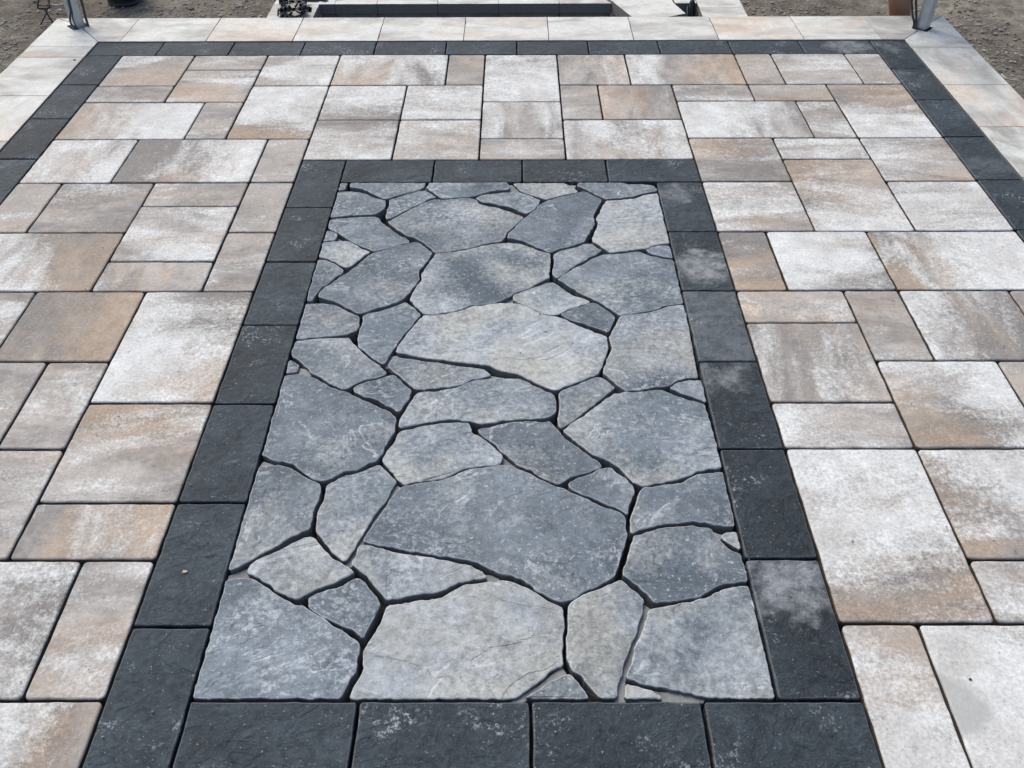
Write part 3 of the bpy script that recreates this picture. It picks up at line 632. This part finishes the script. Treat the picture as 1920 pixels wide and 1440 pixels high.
# retaining wall blocks under the coping
def wall_run(p0, p1, z0, z1, bl, parent, depth=0.12, rows=2, mat=None):
    p0, p1 = Vector(p0), Vector(p1); d = p1-p0; n = max(1, int(round(d.length/bl))); t = d.normalized(); nr = Vector((-t.y, t.x))
    for r in range(rows):
        za, zb = z0+(z1-z0)*r/rows, z0+(z1-z0)*(r+1)/rows
        for i in range(n):
            a = p0+d*(i/n)+t*.0015; b = p0+d*((i+1)/n)-t*.0015
            bm = bmesh.new(); c = (a+b)/2+nr*depth/2
            box(bm, (c.x, c.y, (za+zb)/2), ((b-a).length, depth, zb-za-.003), math.atan2(t.y, t.x))
            bmesh.ops.bevel(bm, geom=bm.edges[:], offset=.004, segments=1, affect='EDGES')
            bmobj('wall_block', bm, mat or M_BLOCK, parent)
wall_run((X_CR-.035, Y_MIN, ), (X_CR-.035, Y_CB-.035), -.36, -.069, .4, patio)
wall_run((X_CR-.035, Y_CB-.035), (X_CL+.035, Y_CB-.035), -.36, -.069, .4, patio)
wall_run((X_CL+.035, Y_CB-.035), (X_CL+.035, Y_MIN), -.36, -.069, .4, patio)

# ------------------------------------------------------------------ lower terrace behind the patio
ZL = -0.17
terr = link('lower_terrace', mesh('lower_terrace', [], []))
tag(terr, 'lower pale paved step with rectangular recesses behind the patio edge', 'terrace', kind='structure')
def P2(u, v, z=ZL): q = G(u, v, z); return (q.x, q.y)
YN = Y_CB-0.02                                  # runs up to the patio wall
def deck(pts, sd=0, bo=.2, seed=0, z=ZL, th=0.05, name='deck_slab'):
    o = slab(name, offset(pts if area(pts) > 0 else pts[::-1], .0009), M_COPE, terr, z=z, thick=th, bev=.0015, rough=.001, seed=seed, step=.04)
    o['sd'] = float(sd); o['bo'] = bo; o['grey'] = 0.0
xa = G(500, 31, ZL).x; xb = G(588, 31, ZL).x; yh = G(880, 7, ZL).y; yj = G(560, 16.5, ZL).y
y_far = yh+0.42
deck([(xa, YN), (xb, YN), (xb, yj), (xa, yj)], 0, .1, 801)
deck([(xa, yj), (xb, yj), (xb, yh), (xa, yh)], 0, .1, 802)
jx2 = [xa]+[G(u, 7, ZL).x for u in (627, 706.5, 820, 935, 1049, 1147)]
for i in range(6): deck([(jx2[i], yh), (jx2[i+1], yh), (jx2[i+1], y_far), (jx2[i], y_far)], 0, [.1, .6, .1, .2, .2, .1][i], 803+i)
pr1, pr2 = P2(1147, 6), P2(1178, 31)
slope = Vector((pr2[0]-pr1[0], pr2[1]-pr1[1])); k_ = (YN-pr1[1])/slope.y
pn = (pr1[0]+slope.x*k_, YN)
# raking slab, a touch proud, with a broken corner
deck([pr1, pn, P2(1210, 40, ZL+.012), P2(1286, 25, ZL+.012), P2(1263, 5, ZL+.012), P2(1255, -14, ZL+.012), P2(1120, -14, ZL+.012)], 0, .2, 820, ZL+.012, .06)
x1 = G(1318, 31, ZL).x; x2 = G(1404, 31, ZL).x; yjr = G(1350, 14, ZL).y; y5 = G(1290, 5, ZL).y
deck([(x1, YN), (x2, YN), (G(1394, 14, ZL).x, yjr), (x1, yjr)], 0, .0, 830)
deck([(x1, yjr), (G(1394, 14, ZL).x, yjr), (G(1386, -4, ZL).x, y_far), (x1, y_far)], 0, .0, 831)
deck([(P2(1258, 5)[0]+.02, y5), (x1, y5), (x1, y_far), (P2(1258, 5)[0]+.02, y_far)], 0, .2, 832, ZL-.002)
# recess walls
bj = jx2[1:]
def face_block(x0, xx1, y, z0, z1, name='wall_block'):
    bm = bmesh.new(); box(bm, ((x0+xx1)/2, y+.06, (z0+z1)/2), (xx1-x0-.003, .12, z1-z0))
    bmesh.ops.bevel(bm, geom=bm.edges[:], offset=.003, segments=1, affect='EDGES'); bmobj(name, bm, M_BLOCK, terr)
xs = [xb-.0]+bj
for i in range(len(xs)-1): face_block(xs[i], xs[i+1]-(.0), yh+.004, -.42, ZL-.051)
face_block(P2(1258, 5)[0]+.02, x1, y5+.004, -.42, ZL-.055)
wall_run((xb-.004, yh), (xb-.004, YN+.02), -.42, ZL-.051, .3, terr, -.10, 1, M_COPE)
a, b = Vector(pr1), Vector(pn); wall_run(b+Vector((.006, .02)), a+Vector((.006, 0)), -.42, ZL-.050, .3, terr, -.10, 1)
wall_run((x1+.004, YN+.02), (x1+.004, y5), -.42, ZL-.052, .3, terr, -.10, 1)
wall_run((xa+.004, YN+.02), (xa+.004, y_far), -.42, ZL-.052, .4, terr, -.10, 1)
# black liner standing in the narrow recess
bm = bmesh.new(); rows = []
ly = y5-.012; 
for i in range(15):
    t = i/14; x = G(1288, 6, ZL).x+(x1-.006-G(1288, 6, ZL).x)*t; z0 = .010*math.sin(i*2.1)
    rows.append([bm.verts.new((x, ly-.02*abs(math.sin(i*1.3)), ZL-.02+.05*math.sin(t*3.1)+z0)), bm.verts.new((x, ly-.05-.03*abs(math.sin(i*1.7)), ZL-.09)), bm.verts.new((x, ly-.10-.02*math.sin(i), -.40))])
for i in range(14):
    for j in range(2): bm.faces.new((rows[i][j], rows[i+1][j], rows[i+1][j+1], rows[i][j+1]))
o = bmobj('plastic_liner', bm, M_PLAST, None, True); md = o.modifiers.new('thickness', 'SOLIDIFY'); md.thickness = .003
tag(o, 'black plastic sheet pushed into the narrow gap of the lower step', 'plastic sheet')

# ------------------------------------------------------------------ soil
ZS = -0.335
def axis(lo, hi, d, far):
    a = list(np.arange(lo, hi, d)); s = d; x = lo
    left = []
    while x > -far: s *= 1.35; x -= s; left.append(x)
    s = d; x = a[-1]; right = []
    while x < far: s *= 1.35; x += s; right.append(x)
    return left[::-1]+a+right
gx = axis(X_CL-0.9, X_CR+0.9, 0.03, 120); gy = axis(0.6, Y_CB+2.2, 0.03, 120)
vs = []; nx, ny = len(gx), len(gy)
for y in gy:
    for x in gx:
        v = Vector((x, y, 0)); f = 1.0 if abs(x) < 8 and abs(y) < 8 else .2
        z = ZS+(.022*mnoise.noise(v*1.7)+.014*mnoise.noise(v*6)+.010*mnoise.noise(v*15))*f
        if xa+.02 < x < x2-.02 and Y_CB-.2 < y < y_far-.02: z = -.45
        if X_CL+.05 < x < X_CR-.05 and Y_MIN < y < Y_CB-.1: z = -.45
        vs.append((x, y, z))
fs = [(j*nx+i, j*nx+i+1, (j+1)*nx+i+1, (j+1)*nx+i) for j in range(ny-1) for i in range(nx-1)]
me = mesh('soil', vs, fs)
for p in me.polygons: p.use_smooth = True
soil = link('soil', me, M_SOIL); tag(soil, 'bare brown compacted soil around the raised patio', 'ground', kind='structure')
def soil_z(x, y):
    v = Vector((x, y, 0)); return ZS+.022*mnoise.noise(v*1.7)+.014*mnoise.noise(v*6)+.010*mnoise.noise(v*15)
# loose gravel and clods
ico = bmesh.new(); bmesh.ops.create_icosphere(ico, subdivisions=1, radius=1); IV = [v.co.copy() for v in ico.verts]; IF = [[v.index for v in f.verts] for f in ico.faces]; ico.free()
V, Fc = [], []
rg = random.Random(3); cnt = 0
while cnt < 8500:
    x = rg.uniform(X_CL-.75, X_CR+.75); y = rg.uniform(1.0, Y_CB+1.6)
    if X_CL-.01 < x < X_CR+.01 and y < Y_CB+.01: continue
    if xa-.02 < x < x2+.03 and y < y_far+.02: continue
    if mnoise.noise(Vector((x*1.3, y*1.3, 4))) < rg.uniform(-.5, .25): continue
    s = min(.018, .0022+abs(rg.gauss(0, .0047))); b0 = len(V)
    R = Matrix.Rotation(rg.uniform(0, 6.3), 3, 'Z') @ Matrix.Diagonal((s*rg.uniform(.8, 1.5), s*rg.uniform(.7, 1.1), s*rg.uniform(.4, .8)))
    z = soil_z(x, y)+s*.15
    for v in IV:
        q = R @ (v*rg.uniform(.8, 1.15)); V.append((q.x+x, q.y+y, q.z+z))
    Fc += [[i+b0 for i in f] for f in IF]; cnt += 1
g = link('gravel', mesh('gravel', V, Fc), M_PEB); tag(g, 'loose gravel and clods scattered over the bare soil', 'gravel', kind='stuff')

# ------------------------------------------------------------------ posts and cables
def post(c, label, group='galvanised posts at the back corners'):
    e = bpy.data.objects.new('metal_post', None); COL.objects.link(e); e.location = (c.x, c.y, -.06)
    tag(e, label, 'post', group)
    bm = bmesh.new(); s, t_, h = .0225, .003, 1.16
    prof = [(-s, -s), (s, -s), (s, s), (-s, s)]; inn = [(x*(1-t_/s), y*(1-t_/s)) for x, y in prof]
    R = Matrix.Rotation(math.radians(45), 3, 'Z'); rr = []
    for z in (0, h):
        rr.append(([bm.verts.new(R @ Vector((x, y, z))) for x, y in prof], [bm.verts.new(R @ Vector((x, y, z))) for x, y in inn]))
    for i in range(4):
        j = (i+1) % 4
        bm.faces.new((rr[0][0][i], rr[0][0][j], rr[1][0][j], rr[1][0][i])); bm.faces.new((rr[0][1][j], rr[0][1][i], rr[1][1][i], rr[1][1][j]))
        bm.faces.new((rr[1][0][i], rr[1][0][j], rr[1][1][j], rr[1][1][i])); bm.faces.new((rr[0][0][j], rr[0][0][i], rr[0][1][i], rr[0][1][j]))
    bmesh.ops.bevel(bm, geom=[e_ for e_ in bm.edges if abs(e_.verts[0].co.z-e_.verts[1].co.z) > .5], offset=.002, segments=2, affect='EDGES')
    bmobj('square_tube', bm, M_GALV, e)
    bm = bmesh.new(); box(bm, (0, 0, h+.004), (.047, .047, .008), math.radians(45)); bmobj('end_cap', bm, M_BLACK, e)
    return e
post(cl, 'square galvanised steel post in the coping at the left back corner')
post(cr, 'square galvanised steel post in the coping at the right back corner')
def cable(px, y, r, label, tail_z=-.06):
    pts = [onY(u, v, yy) for (u, v), yy in zip(px, y)]
    pts = [Vector((pts[0].x, pts[0].y, tail_z))]+pts
    bm = bmesh.new(); tube(bm, smooth(pts, 6), r, 8)
    tag(bmobj('cable', bm, M_BLACK, None, True), label, 'cable', 'black cables coming out of the post holes')
yb = cl.y-.03
cable([(143, 55), (134, 46), (131, 34), (133, 20), (130, 5), (124, -40), (112, -120)], [yb-.012, yb-.012, yb-.006, yb, yb, yb, yb], .0042, 'loose black cable bowing out left of the left corner post')
cable([(145, 54), (138, 40), (135, 22), (131, 5), (120, -40), (104, -120)], [yb-.016]*6, .0032, 'thin black cable tight along the left face of the left corner post')
cable([(166, 50), (161, 34), (157, 18), (152, 0), (140, -40), (124, -120)], [cl.y-.004]*6, .0055, 'thick black cable down the right side of the left corner post')
yb = cr.y-.006
cable([(1712, 52), (1714, 42), (1711, 28), (1710, 12), (1710, -4), (1716, -60), (1730, -120)], [yb]*7, .0048, 'left of the two black cables beside the right corner post')
cable([(1715, 53), (1718, 42), (1718, 28), (1718, 12), (1718, -4), (1726, -60), (1740, -120)], [yb-.006]*7, .0052, 'black cable nearest the right corner post')

# ------------------------------------------------------------------ black rubber bucket on the soil
bc = G(235, 2.5, ZS)
e = bpy.data.objects.new('bucket', None); COL.objects.link(e); e.location = (bc.x, bc.y, soil_z(bc.x, bc.y)-.003)
tag(e, 'black rubber bucket standing on the soil behind the left part of the patio', 'bucket')
bm = bmesh.new(); prof = [(.0, .004), (.088, .0), (.094, .004), (.096, .016), (.092, .020), (.094, .03), (.099, .034), (.104, .10), (.118, .22), (.126, .225), (.127, .235), (.120, .236), (.114, .22), (.098, .10), (.086, .012), (0, .012)]
N = 40; rings = []
for r, z in prof: rings.append([bm.verts.new((max(r, .0005)*math.cos(2*math.pi*i/N), max(r, .0005)*math.sin(2*math.pi*i/N), z)) for i in range(N)])
for a_ in range(len(rings)-1):
    for i in range(N): bm.faces.new((rings[a_][i], rings[a_][(i+1) % N], rings[a_+1][(i+1) % N], rings[a_+1][i]))
bmobj('body', bm, M_BLACK, e, True)
bm = bmesh.new(); tube(bm, [Vector((.125*math.cos(t), .03*math.sin(t), .21+.11*math.sin(t))) for t in [math.pi*i/16 for i in range(17)]], .004); bmobj('handle', bm, M_STEELD, e, True)

# ------------------------------------------------------------------ folding stand on the soil at the left
base = G(84, 50, ZS); ys_ = base.y
e = bpy.data.objects.new('folding_stand', None); COL.objects.link(e); e.location = (base.x, base.y, ZS)
tag(e, 'dark folding metal stand with crossed thin legs on the soil left of the left post', 'stand')
def W(u, v, dy=0.0): return onY(u, v, ys_+dy)-Vector(e.location)
bm = bmesh.new(); tube(bm, [W(82, 15), W(90, 28), W(104, 50)], .0045); bmobj('leg', bm, M_STEELD, e, True)
bm = bmesh.new(); tube(bm, [W(91, 12, .01), W(86.5, 25, .01), W(75, 49, .01)], .0035); bmobj('leg', bm, M_STEELD, e, True)
bm = bmesh.new(); tube(bm, smooth([W(66, 50.5), W(76, 49.5), W(96, 47.5)], 4), .0028); bmobj('foot_bar', bm, M_STEELD, e, True)
bm = bmesh.new(); tube(bm, smooth([W(80, -30, .02), W(74, -6, .01), W(70.5, 8), W(72, 15), W(82, 17), W(93, 13), W(92, 4), W(86, -30, .02)], 5), .0045); bmobj('frame', bm, M_STEELD, e, True)
for v in (10.5, 15): 
    bm = bmesh.new(); tube(bm, [W(71, v), W(94, v)], .003); bmobj('crossbar', bm, M_STEELD, e, True)
bm = bmesh.new(); tube(bm, smooth([W(92, 7.5), W(104, 10.5), W(114, 9.5), W(124, 6), W(140, -6, .02)], 5), .006); bmobj('grip_bar', bm, M_GREYST, e, True)
bm = bmesh.new(); box(bm, W(84, -18, .01), (.09, .02, .05)); bmesh.ops.bevel(bm, geom=bm.edges[:], offset=.006, segments=2, affect='EDGES'); bmobj('hinge_plate', bm, M_STEELD, e)

# ------------------------------------------------------------------ black plastic fittings on the lower step
c0 = G(551, 19, ZL+.03)
bm = bmesh.new(); N = 36; ra, rb_, th = .062, .017, .012
for z, (ro, ri) in ((0, (ra, rb_)), (th, (ra*.97, rb_))):
    pass
rings = [[bm.verts.new((r*math.cos(2*math.pi*i/N), r*math.sin(2*math.pi*i/N), z)) for i in range(N)] for r, z in ((rb_, 0), (ra, 0), (ra, th*.7), (ra*.95, th), (rb_, th))]
for a_ in range(5):
    for i in range(N): bm.faces.new((rings[a_][i], rings[a_][(i+1) % N], rings[(a_+1) % 5][(i+1) % N], rings[(a_+1) % 5][i]))
for i in range(6):
    an = i*math.pi/3; box(bm, (.04*math.cos(an), .04*math.sin(an), th+.004), (.036, .004, .008), an)
o = bmobj('round_fitting', bm, M_PLAST); o.location = (c0.x, c0.y, ZL+.022); o.rotation_euler = (math.radians(10), math.radians(-6), .3)
tag(o, 'round black plastic flange lying in the pile on the lower step', 'fitting', 'black plastic fittings on the lower step')
def frame_piece(px, label, segs, r=.0045):
    bm = bmesh.new(); yv = None
    for s in segs:
        tube(bm, [onY(u, v, px+dy) for u, v, dy in s], r, 6)
    tag(bmobj('angle_bracket', bm, M_PLAST), label, 'bracket', 'black plastic fittings on the lower step')
yq = G(530, 31, ZL).y+.01
frame_piece(yq, 'black plastic angle bracket at the left front of the fittings pile',
            [[(521, 32, 0), (522, 17, 0)], [(522, 17, 0), (527, 19, .01), (541, 28, .01)], [(521.5, 25, 0), (531, 26, .0), (541, 31, .0)], [(526, 17, .03), (528, 8, .03), (540, 22, .03)], [(524, 18, .0), (536, 5, .06)], [(530, 22, .02), (540, 24, .02)]])
rr_ = random.Random(11)
specs = [(545, 8, .4, .10), (556, 6, -.5, .12), (566, 12, -.9, .10), (571, 20, -.75, .09), (548, 2, .2, .14), (560, 1, .7, .12), (540, 10, 1.1, .06), (536, 24, -.25, .07), (534, 29, -.2, .06), (554, 12, -.2, .10), (563, 22, -.5, .06)]
CLIPL = ['ribbed black clip above the bracket in the fittings pile', 'ribbed black clip behind the round flange in the pile', 'ribbed black clip slanting down right behind the flange',
         'rightmost ribbed black clip of the pile, hanging towards the recess', 'farthest left ribbed black clip at the back of the pile', 'farthest right ribbed black clip at the back of the pile',
         'short ribbed black clip leaning between bracket and flange', 'short ribbed black clip lying over the angle bracket', 'nearest short ribbed black clip, below the angle bracket',
         'ribbed black clip lying across the back rim of the flange', 'short ribbed black clip on the right rim of the flange']
for i, (u, v, rz, ln) in enumerate(specs):
    c = G(u, v, ZL+.03); bm = bmesh.new()
    box(bm, (0, 0, 0), (ln, .022, .006)); box(bm, (0, .010, .010), (ln, .004, .022))
    for k in range(3): box(bm, ((k-1)*ln*.35, 0, .012), (.006, .018, .018))
    bmesh.ops.bevel(bm, geom=bm.edges[:], offset=.001, segments=1, affect='EDGES')
    o = bmobj('edging_clip', bm, M_PLAST); o.location = (c.x, c.y, ZL+.012+.008*(i % 4)); o.rotation_euler = (rr_.uniform(-.5, .5), rr_.uniform(-.35, .35), rz)
    tag(o, CLIPL[i], 'clip', 'ribbed clips in the black fittings pile')
for (u, v, rz, ln, lb) in ((580, 1.5, -.05, .10, 'black plastic strip right of the fittings pile on the lower step'), (604, 0.5, -.5, .06, 'small black plastic scrap at the near edge of the far step slab')):
    c = G(u, v, ZL); bm = bmesh.new(); box(bm, (0, 0, .008), (ln, .03, .012)); box(bm, (0, .01, .018), (ln*.8, .006, .02))
    bmesh.ops.bevel(bm, geom=bm.edges[:], offset=.002, segments=1, affect='EDGES')
    o = bmobj('plastic_strip', bm, M_PLAST); o.location = (c.x, c.y, ZL); o.rotation_euler.z = rz; tag(o, lb, 'plastic strip')

# ------------------------------------------------------------------ person working beyond the right of the patio (only a shin is in frame)
def skin(name, verts, edges, radii, mat, parent, root=0, sub=2):
    me = bpy.data.meshes.new(name); me.from_pydata([tuple(v) for v in verts], edges, []); me.update()
    o = link(name, me, None, parent)
    md = o.modifiers.new('skin', 'SKIN'); md.use_smooth_shade = True
    for i, r in enumerate(radii):
        sv = me.skin_vertices[0].data[i]; sv.radius = r if isinstance(r, tuple) else (r, r); sv.use_root = (i == root)
    ms = o.modifiers.new('sub', 'SUBSURF'); ms.levels = sub; ms.render_levels = sub
    me.materials.append(mat); return o
foot = onY(1699, 52, Y_CB+.17); fx, fy = foot.x, foot.y
pe = bpy.data.objects.new('person', None); COL.objects.link(pe); pe.location = (fx, fy, ZS)
tag(pe, 'person with a bare tanned shin and black shoe standing behind the right back corner', 'person')
# bending towards the left, knees over the toes
H_ = lambda x, y, z: Vector((x, y, z))
jo = [H_(.12, .03, .86),                                   # pelvis
      H_(.04, .03, 1.02), H_(-.10, .03, 1.16), H_(-.24, .03, 1.28), H_(-.33, .03, 1.34), H_(-.40, .03, 1.42),     # spine..neck, head base
      H_(.11, -.07, .80), H_(-.02, -.07, .62), H_(-.125, -.07, .46), H_(-.085, -.07, .33), H_(-.012, -.07, .11), H_(.0, -.07, .05),   # near leg
      H_(.12, .12, .80), H_(.06, .14, .62), H_(.0, .15, .46), H_(.005, .15, .33), H_(.03, .15, .11), H_(.035, .15, .05),          # far leg
      H_(-.25, -.13, 1.27), H_(-.32, -.19, 1.05), H_(-.42, -.12, .86), H_(-.45, -.11, .80),
      H_(-.25, .19, 1.27), H_(-.32, .25, 1.05), H_(-.42, .18, .86), H_(-.45, .17, .80)]
ed = [(0, 1), (1, 2), (2, 3), (3, 4), (4, 5), (0, 6), (6, 7), (7, 8), (8, 9), (9, 10), (10, 11), (0, 12), (12, 13), (13, 14), (14, 15), (15, 16), (16, 17),
      (3, 18), (18, 19), (19, 20), (20, 21), (3, 22), (22, 23), (23, 24), (24, 25)]
rad = [.13, .13, .14, .14, .055, .05, .09, .072, .052, .052, .035, .034, .09, .072, .052, .052, .035, .034, .055, .042, .03, .028, .055, .042, .03, .028]
skin('body', jo, ed, rad, M_SKIN, pe)
bm = bmesh.new(); bmesh.ops.create_uvsphere(bm, u_segments=24, v_segments=16, radius=1)
for v in bm.verts:
    x, y, z = v.co; fx_ = .105*x; v.co = Vector((fx_-(.02*math.exp(-((y/.18)**2+((z+.05)/.25)**2)) if x < -.6 else 0), y*.078, z*.12*(1-.15*(z < 0)*abs(x))))
bmesh.ops.transform(bm, matrix=Matrix.Translation((-.47, .03, 1.49)) @ Matrix.Rotation(math.radians(-35), 4, 'Y'), verts=bm.verts); bmobj('head', bm, M_SKIN, pe, True)
bm = bmesh.new(); bmesh.ops.create_uvsphere(bm, u_segments=20, v_segments=14, radius=1)
bmesh.ops.delete(bm, geom=[v for v in bm.verts if v.co.z < -.1 and v.co.x < .2], context='VERTS')
bmesh.ops.transform(bm, matrix=Matrix.Translation((-.462, .03, 1.505)) @ Matrix.Rotation(math.radians(-35), 4, 'Y') @ Matrix.Diagonal((.108, .084, .118, 1)), verts=bm.verts); bmobj('hair', bm, M_HAIR, pe, True)
skin('shirt', [jo[0]+H_(-.02, 0, .05), jo[1], jo[2], jo[3], jo[18], (jo[18]+jo[19])/2, jo[22], (jo[22]+jo[23])/2], [(0, 1), (1, 2), (2, 3), (3, 4), (4, 5), (3, 6), (6, 7)], [.15, .15, .158, .155, .072, .062, .072, .062], M_SHIRT, pe)
skin('shorts', [jo[0], jo[6], jo[7], jo[12], jo[13]], [(0, 1), (1, 2), (0, 3), (3, 4)], [.15, .115, .10, .115, .10], M_CLOTH, pe)
for yy_, ax in ((-.07, 0.0), (.15, .035)):
    bm = bmesh.new(); bmesh.ops.create_uvsphere(bm, u_segments=18, v_segments=12, radius=1)
    for v in bm.verts:
        x, y, z = v.co; v.co = Vector((x*.135-.055+ax, y*.047*(1+.12*(-x)), max(z, -.35)*.05*(1.15 if x > .3 else .85)+.03))
    bmobj('shoe', bm, M_BLACK, pe, True); bpy.data.objects[-1] if False else None
    bm = bmesh.new(); bmesh.ops.create_circle(bm, cap_ends=False, segments=20, radius=.043)
    r0 = list(bm.verts); ext = bmesh.ops.extrude_edge_only(bm, edges=bm.edges[:]); 
    for v in [g_ for g_ in ext['geom'] if isinstance(g_, bmesh.types.BMVert)]: v.co.z += .05; v.co *= .97
    bmesh.ops.translate(bm, verts=bm.verts, vec=(ax, yy_, .045)); o = bmobj('sock', bm, M_CLOTH, pe, True)
    sh = [c_ for c_ in pe.children if c_.name.startswith('shoe')][-1]; sh.location.y = yy_
for sgn, wr in ((-1, jo[21]), (1, jo[25])):
    vs_ = [wr, wr+H_(-.015, 0, -.05), wr+H_(-.03, 0, -.085)]; es_ = [(0, 1), (1, 2)]; rs = [.026, (.036, .018), (.038, .015)]
    for f in range(4):
        b0 = len(vs_); y0 = (f-1.5)*.021; ln = (.06, .068, .064, .05)[f]
        vs_ += [wr+H_(-.032, y0, -.09), wr+H_(-.045, y0*1.1, -.09-ln*.5), wr+H_(-.038, y0*1.1, -.09-ln)]; es_ += [(2, b0), (b0, b0+1), (b0+1, b0+2)]; rs += [.0095, .0085, .0075]
    b0 = len(vs_); vs_ += [wr+H_(-.03, -sgn*.03, -.045), wr+H_(-.055, -sgn*.04, -.075)]; es_ += [(1, b0), (b0, b0+1)]; rs += [.012, .009]
    skin('hand', vs_, es_, rs, M_SKIN, pe)

# ------------------------------------------------------------------ loose grit on the paving
V, Fc = [], []
for i in range(420):
    x = rg.uniform(X_CL, X_CR); y = rg.uniform(CAM.y+.5, Y_CB); s = rg.uniform(.0008, .0020); b0 = len(V)
    for v in IV: V.append((x+v.x*s*1.3, y+v.y*s, s*.5+.002+v.z*s*.7))
    Fc += [[i_+b0 for i_ in f] for f in IF]
g = link('grit', mesh('grit', V, Fc), M_PEB); tag(g, 'fine loose grit scattered over the paving', 'grit', kind='stuff')

# ------------------------------------------------------------------ small debris
def pebble(u, v, z, s, label, mat, name='pebble', cat='pebble'):
    c = G(u, v, z); bm = bmesh.new(); bmesh.ops.create_icosphere(bm, subdivisions=2, radius=1)
    for q in bm.verts: q.co = Vector((q.co.x*s[0], q.co.y*s[1], q.co.z*s[2]))*(1+.25*mnoise.noise(q.co*2+Vector((u, v, 0))))
    o = bmobj(name, bm, mat); o.location = (c.x, c.y, z+s[2]*.8); tag(o, label, cat)
pebble(347, 1073, 0.0, (.0055, .0038, .0022), 'tiny tan pebble on the lower left charcoal band paver', M_WOOD)
pebble(140, 113, ZC, (.006, .004, .002), 'small dark chip on the pale left coping near the corner', M_BED)
pebble(1819, 1274, 0.0, (.0030, .0022, .0012), 'tiny dark grit grain on the whitish bottom right paver', M_BED, 'grit', 'grit')
bm = bmesh.new(); tube(bm, smooth([G(1878, 139, ZS+.012), G(1884, 146, ZS+.02), G(1895, 150, ZS+.018), G(1912, 152, ZS+.012)], 5), [.004]*15+[.002], 6)
tag(bmobj('twig', bm, M_WOOD, None, True), 'pale bent twig on the soil beyond the right coping', 'twig')
